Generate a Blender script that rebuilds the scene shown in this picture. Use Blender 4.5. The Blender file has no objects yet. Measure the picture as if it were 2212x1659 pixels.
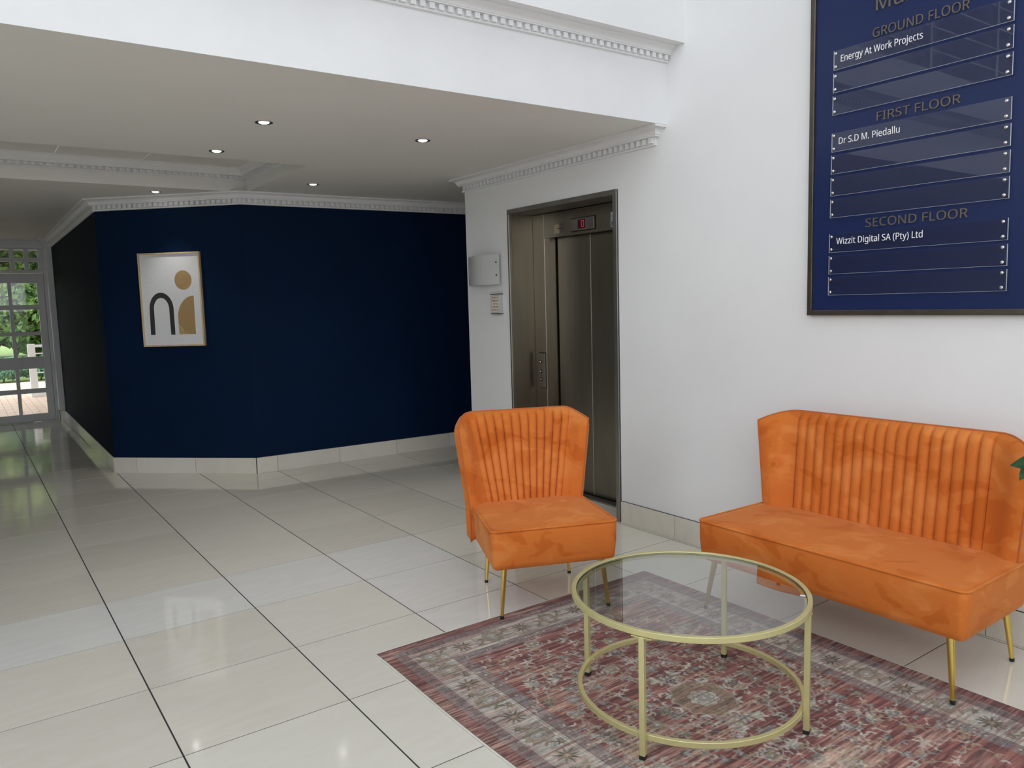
import bpy, bmesh, math, random
import numpy as np
from mathutils import Vector, Matrix
random.seed(7)
S = bpy.context.scene
C = S.collection
PI = math.pi

# ------------------------------------------------------------------ camera
F = 1671.32; PITCH = 0.106079; ROLL = -0.0271125; YAW = 0.618013; CH = 1.49
fw = Vector((math.sin(YAW)*math.cos(PITCH), math.cos(YAW)*math.cos(PITCH), -math.sin(PITCH)))
r0 = Vector((math.cos(YAW), -math.sin(YAW), 0)); u0 = r0.cross(fw)
rt = r0*math.cos(ROLL)+u0*math.sin(ROLL); up = -r0*math.sin(ROLL)+u0*math.cos(ROLL)
cam = bpy.data.objects.new('camera', bpy.data.cameras.new('camera')); C.objects.link(cam)
cam.data.sensor_fit = 'HORIZONTAL'; cam.data.sensor_width = 36; cam.data.lens = F/2212*36
cam.data.clip_start = .05; cam.data.clip_end = 300
m = Matrix((rt, up, -fw)).transposed().to_4x4(); m.translation = (0, 0, CH); cam.matrix_world = m
S.camera = cam
# ------------------------------------------------------------------ light
W = bpy.data.worlds.new('sky'); S.world = W; W.use_nodes = True
nt = W.node_tree; nt.nodes.clear()
bg = nt.nodes.new('ShaderNodeBackground'); wo = nt.nodes.new('ShaderNodeOutputWorld')
tc = nt.nodes.new('ShaderNodeTexCoord'); nz = nt.nodes.new('ShaderNodeTexNoise'); nz.inputs['Scale'].default_value = 2.2; nz.inputs['Detail'].default_value = 4
rp = nt.nodes.new('ShaderNodeValToRGB'); rp.color_ramp.elements[0].position = .35; rp.color_ramp.elements[1].position = .7
rp.color_ramp.elements[0].color = (.79, .86, .97, 1); rp.color_ramp.elements[1].color = (.95, .97, 1, 1)
nt.links.new(tc.outputs['Generated'], nz.inputs['Vector']); nt.links.new(nz.outputs['Fac'], rp.inputs['Fac'])
nt.links.new(rp.outputs['Color'], bg.inputs['Color']); nt.links.new(bg.outputs[0], wo.inputs[0])
bg.inputs['Strength'].default_value = 1.35
S.view_settings.view_transform = 'Standard'; S.view_settings.look = 'None'
S.view_settings.gamma = 1; S.view_settings.use_curve_mapping = False
S.view_settings.exposure = 1.12

# ------------------------------------------------------------------ helpers
def s2l(c):
    return tuple((x/255/12.92 if x/255 <= .04045 else ((x/255+.055)/1.055)**2.4) for x in c)
def mat(name, col, rough=.5, metal=0, spec=.5, **kw):
    mt = bpy.data.materials.new(name); mt.use_nodes = True
    b = mt.node_tree.nodes['Principled BSDF']
    b.inputs['Base Color'].default_value = (*col, 1); b.inputs['Roughness'].default_value = rough
    b.inputs['Metallic'].default_value = metal; b.inputs['Specular IOR Level'].default_value = spec
    for k, v in kw.items():
        b.inputs[k.replace('_', ' ')].default_value = v
    return mt
def N(mt, t, **kw):
    n = mt.node_tree.nodes.new(t)
    for k, v in kw.items():
        if k.startswith('i_'): n.inputs[k[2:].replace('_', ' ')].default_value = v
        else: setattr(n, k, v)
    return n
def L(mt, a, b): mt.node_tree.links.new(a, b)
def noise_mat(name, c1, c2, scale, rough=.5, metal=0, spec=.5, stretch=(1, 1, 1), detail=4, lo=.35, hi=.65, bump=0, dist=0, coord='Object', rr=None):
    mt = mat(name, c1, rough, metal, spec); b = mt.node_tree.nodes['Principled BSDF']
    t = N(mt, 'ShaderNodeTexCoord'); mp = N(mt, 'ShaderNodeMapping'); mp.inputs['Scale'].default_value = stretch
    n = N(mt, 'ShaderNodeTexNoise', i_Scale=scale, i_Detail=detail, i_Distortion=dist)
    r = N(mt, 'ShaderNodeValToRGB'); e = r.color_ramp.elements
    e[0].position = lo; e[1].position = hi; e[0].color = (*c1, 1); e[1].color = (*c2, 1)
    L(mt, t.outputs[coord], mp.inputs['Vector']); L(mt, mp.outputs[0], n.inputs['Vector'])
    L(mt, n.outputs['Fac'], r.inputs['Fac']); L(mt, r.outputs['Color'], b.inputs['Base Color'])
    if rr:
        q = N(mt, 'ShaderNodeMapRange'); q.inputs['To Min'].default_value = rr[0]; q.inputs['To Max'].default_value = rr[1]
        L(mt, n.outputs['Fac'], q.inputs['Value']); L(mt, q.outputs[0], b.inputs['Roughness'])
    if bump:
        bp = N(mt, 'ShaderNodeBump', i_Strength=bump, i_Distance=.002); L(mt, n.outputs['Fac'], bp.inputs['Height']); L(mt, bp.outputs[0], b.inputs['Normal'])
    return mt

class MB:
    def __init__(s): s.v = []; s.f = []
    def add(s, vs, fs):
        o = len(s.v); s.v += [tuple(p) for p in vs]; s.f += [tuple(i+o for i in f) for f in fs]; return s
    def box(s, x0, y0, z0, x1, y1, z1, ch=0):
        if x0 > x1: x0, x1 = x1, x0
        if y0 > y1: y0, y1 = y1, y0
        if z0 > z1: z0, z1 = z1, z0
        if not ch:
            return s.add([(x0, y0, z0), (x1, y0, z0), (x1, y1, z0), (x0, y1, z0), (x0, y0, z1), (x1, y0, z1), (x1, y1, z1), (x0, y1, z1)],
                         [(0, 3, 2, 1), (4, 5, 6, 7), (0, 1, 5, 4), (1, 2, 6, 5), (2, 3, 7, 6), (3, 0, 4, 7)])
        bm = bmesh.new(); bmesh.ops.create_cube(bm, size=1)
        for v in bm.verts: v.co = Vector(((x0+x1)/2+v.co.x*(x1-x0), (y0+y1)/2+v.co.y*(y1-y0), (z0+z1)/2+v.co.z*(z1-z0)))
        bmesh.ops.bevel(bm, geom=bm.edges[:], offset=ch, segments=2, affect='EDGES', profile=.5)
        bm.verts.index_update(); s.add([v.co for v in bm.verts], [[v.index for v in f.verts] for f in bm.faces]); bm.free(); return s
    def prism(s, poly, z0, z1):
        n = len(poly)
        return s.add([(x, y, z0) for x, y in poly]+[(x, y, z1) for x, y in poly],
                     [tuple(range(n))[::-1], tuple(range(n, 2*n))]+[(i, (i+1) % n, n+(i+1) % n, n+i) for i in range(n)])
    def loft(s, rings, closed=True, caps=True):
        n = len(rings[0]); o = len(s.v)
        for r in rings: s.v += [tuple(p) for p in r]
        for k in range(len(rings)-1):
            for i in range(n if closed else n-1):
                j = (i+1) % n; s.f.append((o+k*n+i, o+k*n+j, o+(k+1)*n+j, o+(k+1)*n+i))
        if caps:
            s.f.append(tuple(o+i for i in range(n))[::-1]); s.f.append(tuple(o+(len(rings)-1)*n+i for i in range(n)))
        return s
    def tube(s, pts, rad, seg=8, closed=False, caps=True):
        pts = [Vector(p) for p in pts]; n = len(pts); rads = rad if hasattr(rad, '__len__') else [rad]*n
        rings = []; prev = None
        for i, p in enumerate(pts):
            a = pts[(i-1) % n] if (closed or i > 0) else p; b = pts[(i+1) % n] if (closed or i < n-1) else p
            t = (b-a).normalized()
            q = prev if prev is not None else (Vector((0, 0, 1)) if abs(t.z) < .9 else Vector((1, 0, 0)))
            x = (q-t*q.dot(t)).normalized(); prev = x; y = t.cross(x)
            rings.append([p+(x*math.cos(2*PI*k/seg)+y*math.sin(2*PI*k/seg))*rads[i] for k in range(seg)])
        if closed: rings.append(rings[0]); caps = False
        return s.loft(rings, True, caps)
    def lathe(s, prof, cx=0, cy=0, seg=24, axis='z'):
        rings = []
        for r, z in prof:
            rg = []
            for k in range(seg):
                a = 2*PI*k/seg
                p = (r*math.cos(a), r*math.sin(a), z)
                if axis == 'x': p = (p[2], p[0], p[1])
                rg.append((p[0]+cx, p[1]+cy, p[2]) if axis == 'z' else p)
            rings.append(rg)
        return s.loft(rings)
    def build(s, name, m, parent=None, smooth=False, kind=None, label=None, angle=None, loc=None):
        me = bpy.data.meshes.new(name); me.from_pydata(s.v, [], s.f); me.validate(); me.update()
        bm = bmesh.new(); bm.from_mesh(me); bmesh.ops.recalc_face_normals(bm, faces=bm.faces[:]); bm.to_mesh(me); bm.free()
        me.materials.append(m)
        return link(name, me, parent, smooth, kind, label, angle, loc)
def link(name, me, parent=None, smooth=False, kind=None, label=None, angle=None, loc=None):
    o = bpy.data.objects.new(name, me); C.objects.link(o)
    if smooth:
        me.polygons.foreach_set('use_smooth', [True]*len(me.polygons))
        if angle:
            try: me.set_sharp_from_angle(angle=math.radians(angle))
            except Exception: pass
    if parent is not None: o.parent = parent
    if kind: o['kind'] = kind
    if label: o['label'] = label
    if loc: o.location = loc
    return o
def thing(name, label, cat, loc=(0, 0, 0), rz=0, group=None):
    o = bpy.data.objects.new(name, None); C.objects.link(o); o.location = loc; o.rotation_euler = (0, 0, rz)
    o.empty_display_size = .05
    o['label'] = label; o['category'] = cat
    if group: o['group'] = group
    return o
def tagm(o, label, cat, group=None):
    o['label'] = label; o['category'] = cat
    if group: o['group'] = group
    return o
def struct(o): o['kind'] = 'structure'; return o
import os
SANS = None
try:   # Blender's own bundled sans font; the built-in font is used where it is missing
    SANS = bpy.data.fonts.load(os.path.join(bpy.utils.resource_path('LOCAL'), 'datafiles', 'fonts', 'NotoSansMath-Regular.woff2'))
except Exception: SANS = None
def text(name, body, m, parent, width=None, height=None, ext=.0008, bold=0, align='LEFT', thick=0):
    """text mesh, lower left corner of its box at the origin, reading along +x, up +y, facing +z"""
    cu = bpy.data.curves.new('t', 'FONT'); cu.body = body; cu.size = 1; cu.extrude = 0; cu.offset = bold; cu.resolution_u = 4
    cu.align_x = align; cu.space_line = 1.0
    if SANS: cu.font = SANS
    to = bpy.data.objects.new('t', cu); C.objects.link(to)
    dg_ = bpy.context.evaluated_depsgraph_get(); tc_ = to.evaluated_get(dg_).to_curve(dg_)
    polys = []
    for sp_ in tc_.splines:
        bp_ = list(sp_.bezier_points); pts = []
        if bp_:
            for a, b in zip(bp_, bp_[1:]+bp_[:1]):
                straight = (a.handle_right-a.co).length < 1e-5 and (b.handle_left-b.co).length < 1e-5
                n_ = 1 if straight else 5
                for q in range(n_):
                    t = q/n_; p = a.co*(1-t)**3+a.handle_right*3*t*(1-t)**2+b.handle_left*3*t*t*(1-t)+b.co*t**3; pts.append((p.x, p.y))
        else: pts = [(p.co.x, p.co.y) for p in sp_.points]
        cl = [p for k, p in enumerate(pts) if math.dist(p, pts[k-1]) > 1e-6]
        if len(cl) > 2: polys.append(cl)
    to.evaluated_get(dg_).to_curve_clear(); bpy.data.objects.remove(to); bpy.data.curves.remove(cu)
    area = lambda P: sum(P[k-1][0]*P[k][1]-P[k][0]*P[k-1][1] for k in range(len(P)))/2
    def inside(p, P):
        r = False
        for k in range(len(P)):
            (x1, y1), (x2, y2) = P[k-1], P[k]
            if (y1 > p[1]) != (y2 > p[1]) and p[0] < (x2-x1)*(p[1]-y1)/(y2-y1)+x1: r = not r
        return r
    sg_ = 1 if area(max(polys, key=lambda P: abs(area(P)))) > 0 else -1
    outs = [P for P in polys if area(P)*sg_ > 0]; holes = [P for P in polys if area(P)*sg_ <= 0]
    mn = [min(p[k] for P in polys for p in P) for k in (0, 1)]; mx = [max(p[k] for P in polys for p in P) for k in (0, 1)]
    w, h = mx[0]-mn[0], mx[1]-mn[1]
    sx = (width/w) if width else height/h; sy = (height/h) if height else sx
    from mathutils.geometry import tessellate_polygon
    own = {id(P): [] for P in outs}
    for H_ in holes:
        c_ = [P for P in outs if inside(H_[0], P)]
        if c_: own[id(min(c_, key=lambda P: abs(area(P))))].append(H_)
    mb = MB()
    for P in outs:
        rings = [P]+own[id(P)]; allp = [p for r in rings for p in r]; n_ = len(allp)
        tri = tessellate_polygon([[Vector((x, y, 0)) for x, y in r] for r in rings])
        V_ = [((x-mn[0])*sx, (y-mn[1])*sy, z) for z in (0, ext) for x, y in allp]
        F_ = [(a, c, b) for a, b, c in tri]+[(a+n_, b+n_, c+n_) for a, b, c in tri]; o_ = 0
        for r in rings:
            m_n = len(r); F_ += [(o_+k, o_+(k+1) % m_n, o_+(k+1) % m_n+n_, o_+k+n_) for k in range(m_n)]; o_ += m_n
        mb.add(V_, F_)
    me = bpy.data.meshes.new(name); me.from_pydata(mb.v, [], mb.f); me.update()
    bm = bmesh.new(); bm.from_mesh(me); bmesh.ops.recalc_face_normals(bm, faces=bm.faces[:]); bm.to_mesh(me); bm.free()
    me.materials.clear(); me.materials.append(m); me.name = name
    return link(name, me, parent)
ONX = Matrix(((0, 0, -1, 0), (-1, 0, 0, 0), (0, 1, 0, 0), (0, 0, 0, 1)))   # text plane turned to face -X, reading towards -Y
def onx(o, x, y, z):
    mm = ONX.copy(); mm.translation = (x, y, z); o.matrix_basis = mm; return o

def sweep(path, prof, dmul=1):
    """mitred sweep: path in plan, prof = [(offset to the left of travel, z)]"""
    P = [Vector(p) for p in path]; nn = []
    for a, b in zip(P[:-1], P[1:]):
        d = (b-a).normalized(); nn.append(Vector((-d.y, d.x)))
    rings = []
    for i, p in enumerate(P):
        n1 = nn[max(i-1, 0)]; n2 = nn[min(i, len(nn)-1)]
        k = (n1+n2)/(1+n1.dot(n2))
        rings.append([(p.x+k.x*d*dmul, p.y+k.y*d*dmul, z) for d, z in prof])
    return rings

# ------------------------------------------------------------------ materials
M = {}
M['wall'] = noise_mat('white_paint', (.80, .80, .79), (.83, .83, .82), 1.6, rough=.62, spec=.25, bump=.05)
M['plaster'] = noise_mat('fine_plaster', (.80, .80, .80), (.83, .83, .83), 3, rough=.7, spec=.2)
M['ceil'] = noise_mat('ceiling_paint', (.80, .785, .75), (.83, .815, .78), 1.2, rough=.75, spec=.15)
M['blue'] = noise_mat('navy_paint', s2l((3, 27, 54)), s2l((4, 29, 58)), 3, rough=.6, spec=.10, bump=.04)
M['shaded_blue'] = noise_mat('shaded_navy_paint', s2l((6, 17, 30)), s2l((8, 19, 32)), 3, rough=.75, spec=.05, bump=.03)  # navy paint again, shade of the dim left wall put into the colour
M['grout'] = mat('dark_grout', (.035, .035, .038), .8)
M['steel'] = noise_mat('brushed_steel', (.27, .242, .20), (.30, .272, .226), 5, rough=.3, metal=1, stretch=(3, 3, .35), detail=3, rr=(.27, .33))
M['steel_dark'] = noise_mat('frame_steel', (.30, .29, .27), (.36, .35, .33), 6, rough=.35, metal=1, stretch=(1, 1, 1))
M['chrome'] = mat('chrome', (.8, .8, .8), .12, 1)
M['black'] = mat('black_rubber', (.01, .01, .011), .45)
M['gold'] = mat('polished_gold', (.80, .60, .17), .17, 1)
M['brass'] = noise_mat('satin_brass_paint', (.60, .55, .27), (.64, .585, .29), 30, rough=.42, metal=.45, spec=.6)
M['wood'] = noise_mat('pale_oak', s2l((200, 172, 128)), s2l((214, 190, 150)), 20, rough=.5, stretch=(1, 1, .15))
M['paper'] = noise_mat('art_paper', (.72, .73, .74), (.76, .77, .78), 60, rough=.8)
M['tan'] = noise_mat('tan_print', s2l((168, 138, 92)), s2l((178, 148, 102)), 12, rough=.8)
M['tan2'] = noise_mat('tan_wash_print', s2l((168, 138, 92)), s2l((196, 172, 132)), 5, rough=.8, dist=1, lo=.47, hi=.53)
M['ink'] = mat('charcoal_print', s2l((52, 50, 48)), .8)
M['sign_blue'] = mat('gloss_navy_panel', s2l((26, 40, 84)), .28, 0, .35)
M['bronze'] = noise_mat('bronze_frame', (.10, .085, .07), (.13, .11, .09), 15, rough=.35, metal=.8)
M['bronze_letter'] = mat('bronze_letters', (.17, .145, .115), .4, .5)
M['white_letter'] = mat('white_vinyl', (.9, .9, .9), .5)
M['red_letter'] = mat('red_print', (.32, .012, .014), .6)
M['cream'] = mat('cream_sign', (.72, .75, .62), .5)
M['white_paint_wood'] = noise_mat('white_gloss_wood', (.62, .61, .60), (.66, .65, .64), 4, rough=.4)
M['led'] = mat('led_window', (.05, .0, .004), .2)
M['led_on'] = mat('led_digit', (.5, .0, .02), .4); b = M['led_on'].node_tree.nodes['Principled BSDF']; b.inputs['Emission Color'].default_value = (1, .02, .05, 1); b.inputs['Emission Strength'].default_value = .22
M['lamp'] = mat('lamp_glow', (1, 1, 1), .5); b = M['lamp'].node_tree.nodes['Principled BSDF']; b.inputs['Emission Color'].default_value = (1, .96, .9, 1); b.inputs['Emission Strength'].default_value = 7

def glassy(name, tint, refl_ior, rough=0.0, gain=1.75):
    mt = bpy.data.materials.new(name); mt.use_nodes = True; t = mt.node_tree; t.nodes.clear()
    tr = t.nodes.new('ShaderNodeBsdfTransparent'); tr.inputs[0].default_value = (*tint, 1)
    gl = t.nodes.new('ShaderNodeBsdfGlossy'); gl.inputs['Roughness'].default_value = rough
    fr = t.nodes.new('ShaderNodeFresnel'); fr.inputs['IOR'].default_value = refl_ior
    mx = t.nodes.new('ShaderNodeMixShader'); o = t.nodes.new('ShaderNodeOutputMaterial')
    ge = t.nodes.new('ShaderNodeNewGeometry'); iv = t.nodes.new('ShaderNodeMath'); iv.operation = 'SUBTRACT'; iv.inputs[0].default_value = 1
    ml = t.nodes.new('ShaderNodeMath'); ml.operation = 'MULTIPLY'; t.links.new(ge.outputs['Backfacing'], iv.inputs[1]); t.links.new(iv.outputs[0], ml.inputs[0]); t.links.new(fr.outputs[0], ml.inputs[1])
    g2 = t.nodes.new('ShaderNodeMath'); g2.operation = 'MULTIPLY'; g2.use_clamp = True; g2.inputs[1].default_value = gain; t.links.new(ml.outputs[0], g2.inputs[0]); t.links.new(g2.outputs[0], mx.inputs[0]); t.links.new(tr.outputs[0], mx.inputs[1]); t.links.new(gl.outputs[0], mx.inputs[2]); t.links.new(mx.outputs[0], o.inputs[0])
    return mt
M['glass'] = glassy('clear_glass', (.95, .97, .96), 1.5)
M['table_glass'] = glassy('table_glass', (.93, .955, .95), 1.52, 0, 2.3)
M['acrylic'] = glassy('clear_acrylic', (.90, .91, .93), 1.5)
M['frost'] = mat('frosted_glass', (.72, .73, .71), .35, 0, .5, Transmission_Weight=.25)
M['glass_edge'] = mat('glass_edge', (.02, .035, .04), .2)

def velvet(name, c_lo, c_mid, c_hi, scale):
    mt = mat(name, c_mid, .85, 0, .15, Sheen_Weight=.35, Sheen_Roughness=.4)
    b = mt.node_tree.nodes['Principled BSDF']; b.inputs['Sheen Tint'].default_value = (1, .6, .3, 1)
    t = N(mt, 'ShaderNodeTexCoord'); mp = N(mt, 'ShaderNodeMapping'); mp.inputs['Scale'].default_value = (1, 1, 1.6)
    n1 = N(mt, 'ShaderNodeTexNoise', i_Scale=scale, i_Detail=2.5, i_Distortion=.9, i_Roughness=.5)
    n2 = N(mt, 'ShaderNodeTexNoise', i_Scale=scale*5, i_Detail=5, i_Distortion=.6)
    mm = N(mt, 'ShaderNodeMath', operation='MULTIPLY_ADD'); mm.inputs[1].default_value = .14
    r = N(mt, 'ShaderNodeValToRGB'); e = r.color_ramp.elements
    e[0].position = .44; e[0].color = (*c_lo, 1); e[1].position = .71; e[1].color = (*c_hi, 1)
    q = e.new(.50); q.color = (*c_mid, 1)
    q = e.new(.60); q.color = (*c_mid, 1)
    L(mt, t.outputs['Object'], mp.inputs['Vector']); L(mt, mp.outputs[0], n1.inputs['Vector']); L(mt, mp.outputs[0], n2.inputs['Vector'])
    L(mt, n2.outputs['Fac'], mm.inputs[0]); L(mt, n1.outputs['Fac'], mm.inputs[2]); L(mt, mm.outputs[0], r.inputs['Fac'])
    L(mt, r.outputs['Color'], b.inputs['Base Color'])
    n3 = N(mt, 'ShaderNodeTexNoise', i_Scale=500.0, i_Detail=2); bp = N(mt, 'ShaderNodeBump', i_Strength=.12, i_Distance=.001)
    L(mt, t.outputs['Object'], n3.inputs['Vector']); L(mt, n3.outputs['Fac'], bp.inputs['Height']); L(mt, bp.outputs[0], b.inputs['Normal'])
    return mt
M['velvet'] = velvet('orange_velvet', (.545, .130, .019), (.62, .170, .031), (.69, .222, .052), 5.0)
M['piping'] = mat('orange_piping', (.52, .12, .018), .8, 0, .2, Sheen_Weight=.3)

def tile_mat(name, c1, c2, rough):
    mt = noise_mat(name, c1, c2, 2.2, rough=rough-.005, spec=.5, stretch=(1, 3.5, 1), detail=3, dist=1.8, coord='Object', lo=.3, hi=.7)
    return mt
TILES = [tile_mat('beige_tile_a', s2l((218, 213, 199)), s2l((224, 219, 206)), .08),
         tile_mat('beige_tile_b', s2l((221, 217, 204)), s2l((226, 222, 210)), .09),
         tile_mat('beige_tile_c', s2l((214, 209, 195)), s2l((220, 215, 203)), .07)]
TILE_REFLECT = tile_mat('polished_tile_reflection', s2l((221, 219, 213)), s2l((228, 226, 221)), .03)  # polished tiles; the beam's reflection is partly put into the paler colour

# ------------------------------------------------------------------ setting: floor
WX = 3.51
Apt, Lpt, Mpt, Ept = (1.13, 12.5), (1.087, 7.957), (2.10, 6.98), (5.5, 6.84)
fb = MB(); fb.box(-6, -7, -.2, 5.7, 12.75, -.0012)
floor = struct(fb.build('floor', M['grout']))
def in_solid(x, y):
    if x < Lpt[0]: return False
    dLM = (Mpt[0]-Lpt[0], Mpt[1]-Lpt[1]); c1 = dLM[0]*(y-Lpt[1])-dLM[1]*(x-Lpt[0])
    dME = (Ept[0]-Mpt[0], Ept[1]-Mpt[1]); c2 = dME[0]*(y-Mpt[1])-dME[1]*(x-Mpt[0])
    return c1 > .02 and c2 > .02 and x > Lpt[0]+.02
def camxy(p):
    d = Vector(p)-Vector((0, 0, CH)); z = d.dot(fw)
    if z < .1: return None
    return 1106+F*d.dot(rt)/z, 829.5-F*d.dot(up)/z
rest = MB(); cnt = 0
tile_cache = {}
for i in range(-10, 9):
    for k in range(-17, 18):
        x0 = .4971+.5965*i+.0031; x1 = x0+.5965-.0062; y0 = 2.6629+.5742*k+.0025; y1 = y0+.5742-.0050
        x1 = min(x1, 5.5); y1 = min(y1, 12.6)
        if x0 > 5.4 or y0 > 12.5 or x0 < -5.5: continue
        if all(in_solid(x, y) for x in (x0, x1) for y in (y0, y1)): continue
        if x0 > WX+.35 and y1 < 5.4: continue
        if y1 < 5.4 and x1 > WX: x1 = max(x0+.05, min(x1, WX+.3))
        vis = False
        for a in (0, .25, .5, .75, 1):
            for b_ in (0, .25, .5, .75, 1):
                q = camxy((x0+a*(x1-x0), y0+b_*(y1-y0), 0))
                if q and -20 < q[0] < 2232 and 600 < q[1] < 1680: vis = True
        if x0 > WX and y0 > 5.4 and x0 > 4.2: vis = False
        if vis and cnt < 290:
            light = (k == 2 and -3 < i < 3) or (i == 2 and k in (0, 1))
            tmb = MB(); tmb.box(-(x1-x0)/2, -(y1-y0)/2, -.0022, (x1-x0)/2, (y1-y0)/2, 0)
            t = tmb.build('tile', TILE_REFLECT if light else TILES[(i*7+k*5+i*k) % 3], floor, loc=((x0+x1)/2, (y0+y1)/2, 0)); cnt += 1
        else: rest.box(x0, y0, -.0022, x1, y1, 0)
rest.build('tiles_beyond_view', TILES[0], floor, kind='stuff')

# ------------------------------------------------------------------ setting: walls
CZ = 2.505
w = MB()
w.box(WX, -6, -.1, WX+.35, 3.71, 9); w.box(WX, 3.71, 2.19, WX+.35, 4.935, 9); w.box(WX, 4.935, -.1, WX+.35, 5.54, 9)
w.box(WX+.34, 5.3, -.1, 5.6, 5.54, 3.0)
struct(w.build('wall_right', M['wall']))
w = MB(); w.box(WX+.35, 3.4, -.1, WX+.5, 5.3, 3); struct(w.build('wall_shaft', M['steel_dark']))
def wall_seg(name, a, b, m_, th=.25, z0=-.05, z1=2.9, ext=(0, 0)):
    a = Vector(a); b = Vector(b); d = (b-a).normalized(); n = Vector((d.y, -d.x))
    a = a-d*ext[0]; b = b+d*ext[1]
    return struct(MB().prism([tuple(a), tuple(b), tuple(b+n*th), tuple(a+n*th)], z0, z1).build(name, m_))
wall_seg('wall_back', Ept, Mpt, M['blue'], ext=(.1, 0))
wall_seg('wall_corner', Mpt, Lpt, M['blue'])
wall_seg('wall_left', Lpt, (1.13, 12.45), M['shaded_blue'])
struct(MB().box(5.5, 5.3, -.1, 5.7, 7.1, 2.9).build('wall_passage', M['wall']))
# far end wall with doors: opening x -1.35..1.06
w = MB(); w.box(1.06, 12.40, -.05, 1.36, 12.85, 2.9); w.box(-6, 12.62, -.05, -1.45, 12.85, 2.9); w.box(-1.45, 12.6, 2.40, 1.06, 12.85, 2.9)
struct(w.build('wall_end', M['wall']))
w = MB(); w.box(-5.6, 3.2, -.1, -5.4, 12.8, 9); w.box(-5.6, -6, -.1, -5.4, 3.2, 1.9); w.box(-5.6, -6, 7.6, -5.4, 3.2, 9)  # unseen side wall, its opening set high to shape the daylight
for y in (-3, 0): w.box(-5.6, y-.15, .4, -5.4, y+.15, 7.6)
for z in (2.9, 5.4): w.box(-5.6, -6, z+.3, -5.4, 3.2, z+.45)
struct(w.build('wall_side', M['wall']))
# beam, slab, gallery above
struct(MB().prism([(-5.5, 3.373), (WX, 3.283), (WX, 3.62), (-5.5, 3.62)], 2.56, 2.935).prism([(-5.5, 3.373), (WX, 3.283), (WX, 3.289), (-5.5, 3.379)], CZ, 2.56).build('wall_beam', M['plaster']))
struct(MB().prism([(-5.5, 3.235), (WX, 3.145), (WX, 6), (-5.5, 6)], 2.932, 3.21).build('wall_gallery_edge', M['plaster']))
struct(MB().box(-5.5, 6, 3.2, WX, 6.2, 5.8).build('wall_gallery', M['ceil']))
struct(MB().box(-5.5, 3.6, 5.7, WX, 6.2, 6.0).build('ceiling_gallery', M['plaster']))
struct(MB().box(-5.5, 3.4, 5.7, WX, 3.62, 9).build('wall_upper', M['plaster']))
# unseen back of the atrium: glazed wall with piers, roof beams, openings shaped for daylight
w = MB(); w.box(-5.6, -6.2, -.1, WX+.2, -6, 1.6); w.box(-5.6, -6.2, 8.2, WX+.2, -6, 9)
for x in (-5.6, -2.6, .4, 3.3): w.box(x-.12, -6.2, .5, x+.12, -6, 8.2)
for z in (3.0, 5.6): w.box(-5.6, -6.2, z, WX+.2, -6, z+.75)  # unseen bands, deepened to cut the daylight from behind
struct(w.build('wall_front', M['wall']))
w = MB()
for y in (-6, -3.6, -1.2, 1.2): w.box(-5.6, y-.08, 8.8, WX+.2, y+.08, 9.1)
for x in (-5.5, -2.5, .5, 3.5): w.box(x-.08, -6.2, 8.8, x+.08, 3.6, 9.1)
w.box(-5.6, -6.2, 9, WX+.2, -3.9, 9.1); w.box(-5.6, 1.9, 9, WX+.2, 3.6, 9.1); w.box(-5.6, -3.9, 9, -3.2, 1.9, 9.1); w.box(1.6, -3.9, 9, WX+.2, 1.9, 9.1)  # unseen solid panels added to narrow the daylight from the roof
struct(w.build('ceiling_beams_blockers', M['wall']))

# lower ceiling with a sunken tray
TX, TY0, TY1, TL = 2.145, 5.50, 6.965, -1.6
w = MB()
w.box(-5.5, 3.62, CZ, 5.7, TY0, 2.93); w.prism([(-5.5, 3.379), (WX, 3.289), (WX, 3.62), (-5.5, 3.62)], CZ, 2.559); w.box(-5.5, TY1, CZ, 5.7, 12.7, 2.93); w.box(TX, TY0, CZ, 5.7, TY1, 2.93); w.box(-5.5, TY0, CZ, TL, TY1, 2.93)
ceil = struct(w.build('ceiling', M['ceil']))
for a, b_ in ((TL, .08), (.086, .70), (.706, 1.31), (1.316, TX)):
    MB().box(a, TY0, 2.70, b_, TY1, 2.72).build('panel', M['ceil'], ceil)
pc = MB()
profT = [(0, 2.595), (.012, 2.598), (.012, 2.61), (.008, 2.61), (.008, 2.635), (.035, 2.637), (.035, 2.645), (.045, 2.66), (.07, 2.69), (.08, 2.692), (.08, 2.702), (0, 2.702)]
pc.loft(sweep([(TL, TY0), (TX, TY0), (TX, TY1), (TL, TY1)], profT), closed=True)
for p, d, ln in (((TL, TY1), (1, 0), TX-TL), ((TX, TY0), (0, 1), TY1-TY0)):
    n_ = int(ln/.05)
    for j in range(1, n_):
        cx_, cy_ = p[0]+d[0]*.05*j, p[1]+d[1]*.05*j
        if d[0]: pc.box(cx_, TY1-.028, 2.611, cx_+.027, TY1-.004, 2.635)
        else: pc.box(TX-.028, cy_, 2.611, TX-.004, cy_+.027, 2.635)
struct(pc.build('trim_4', M['plaster']))['label'] = 'white dentil moulding round the sunken ceiling tray'

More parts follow.
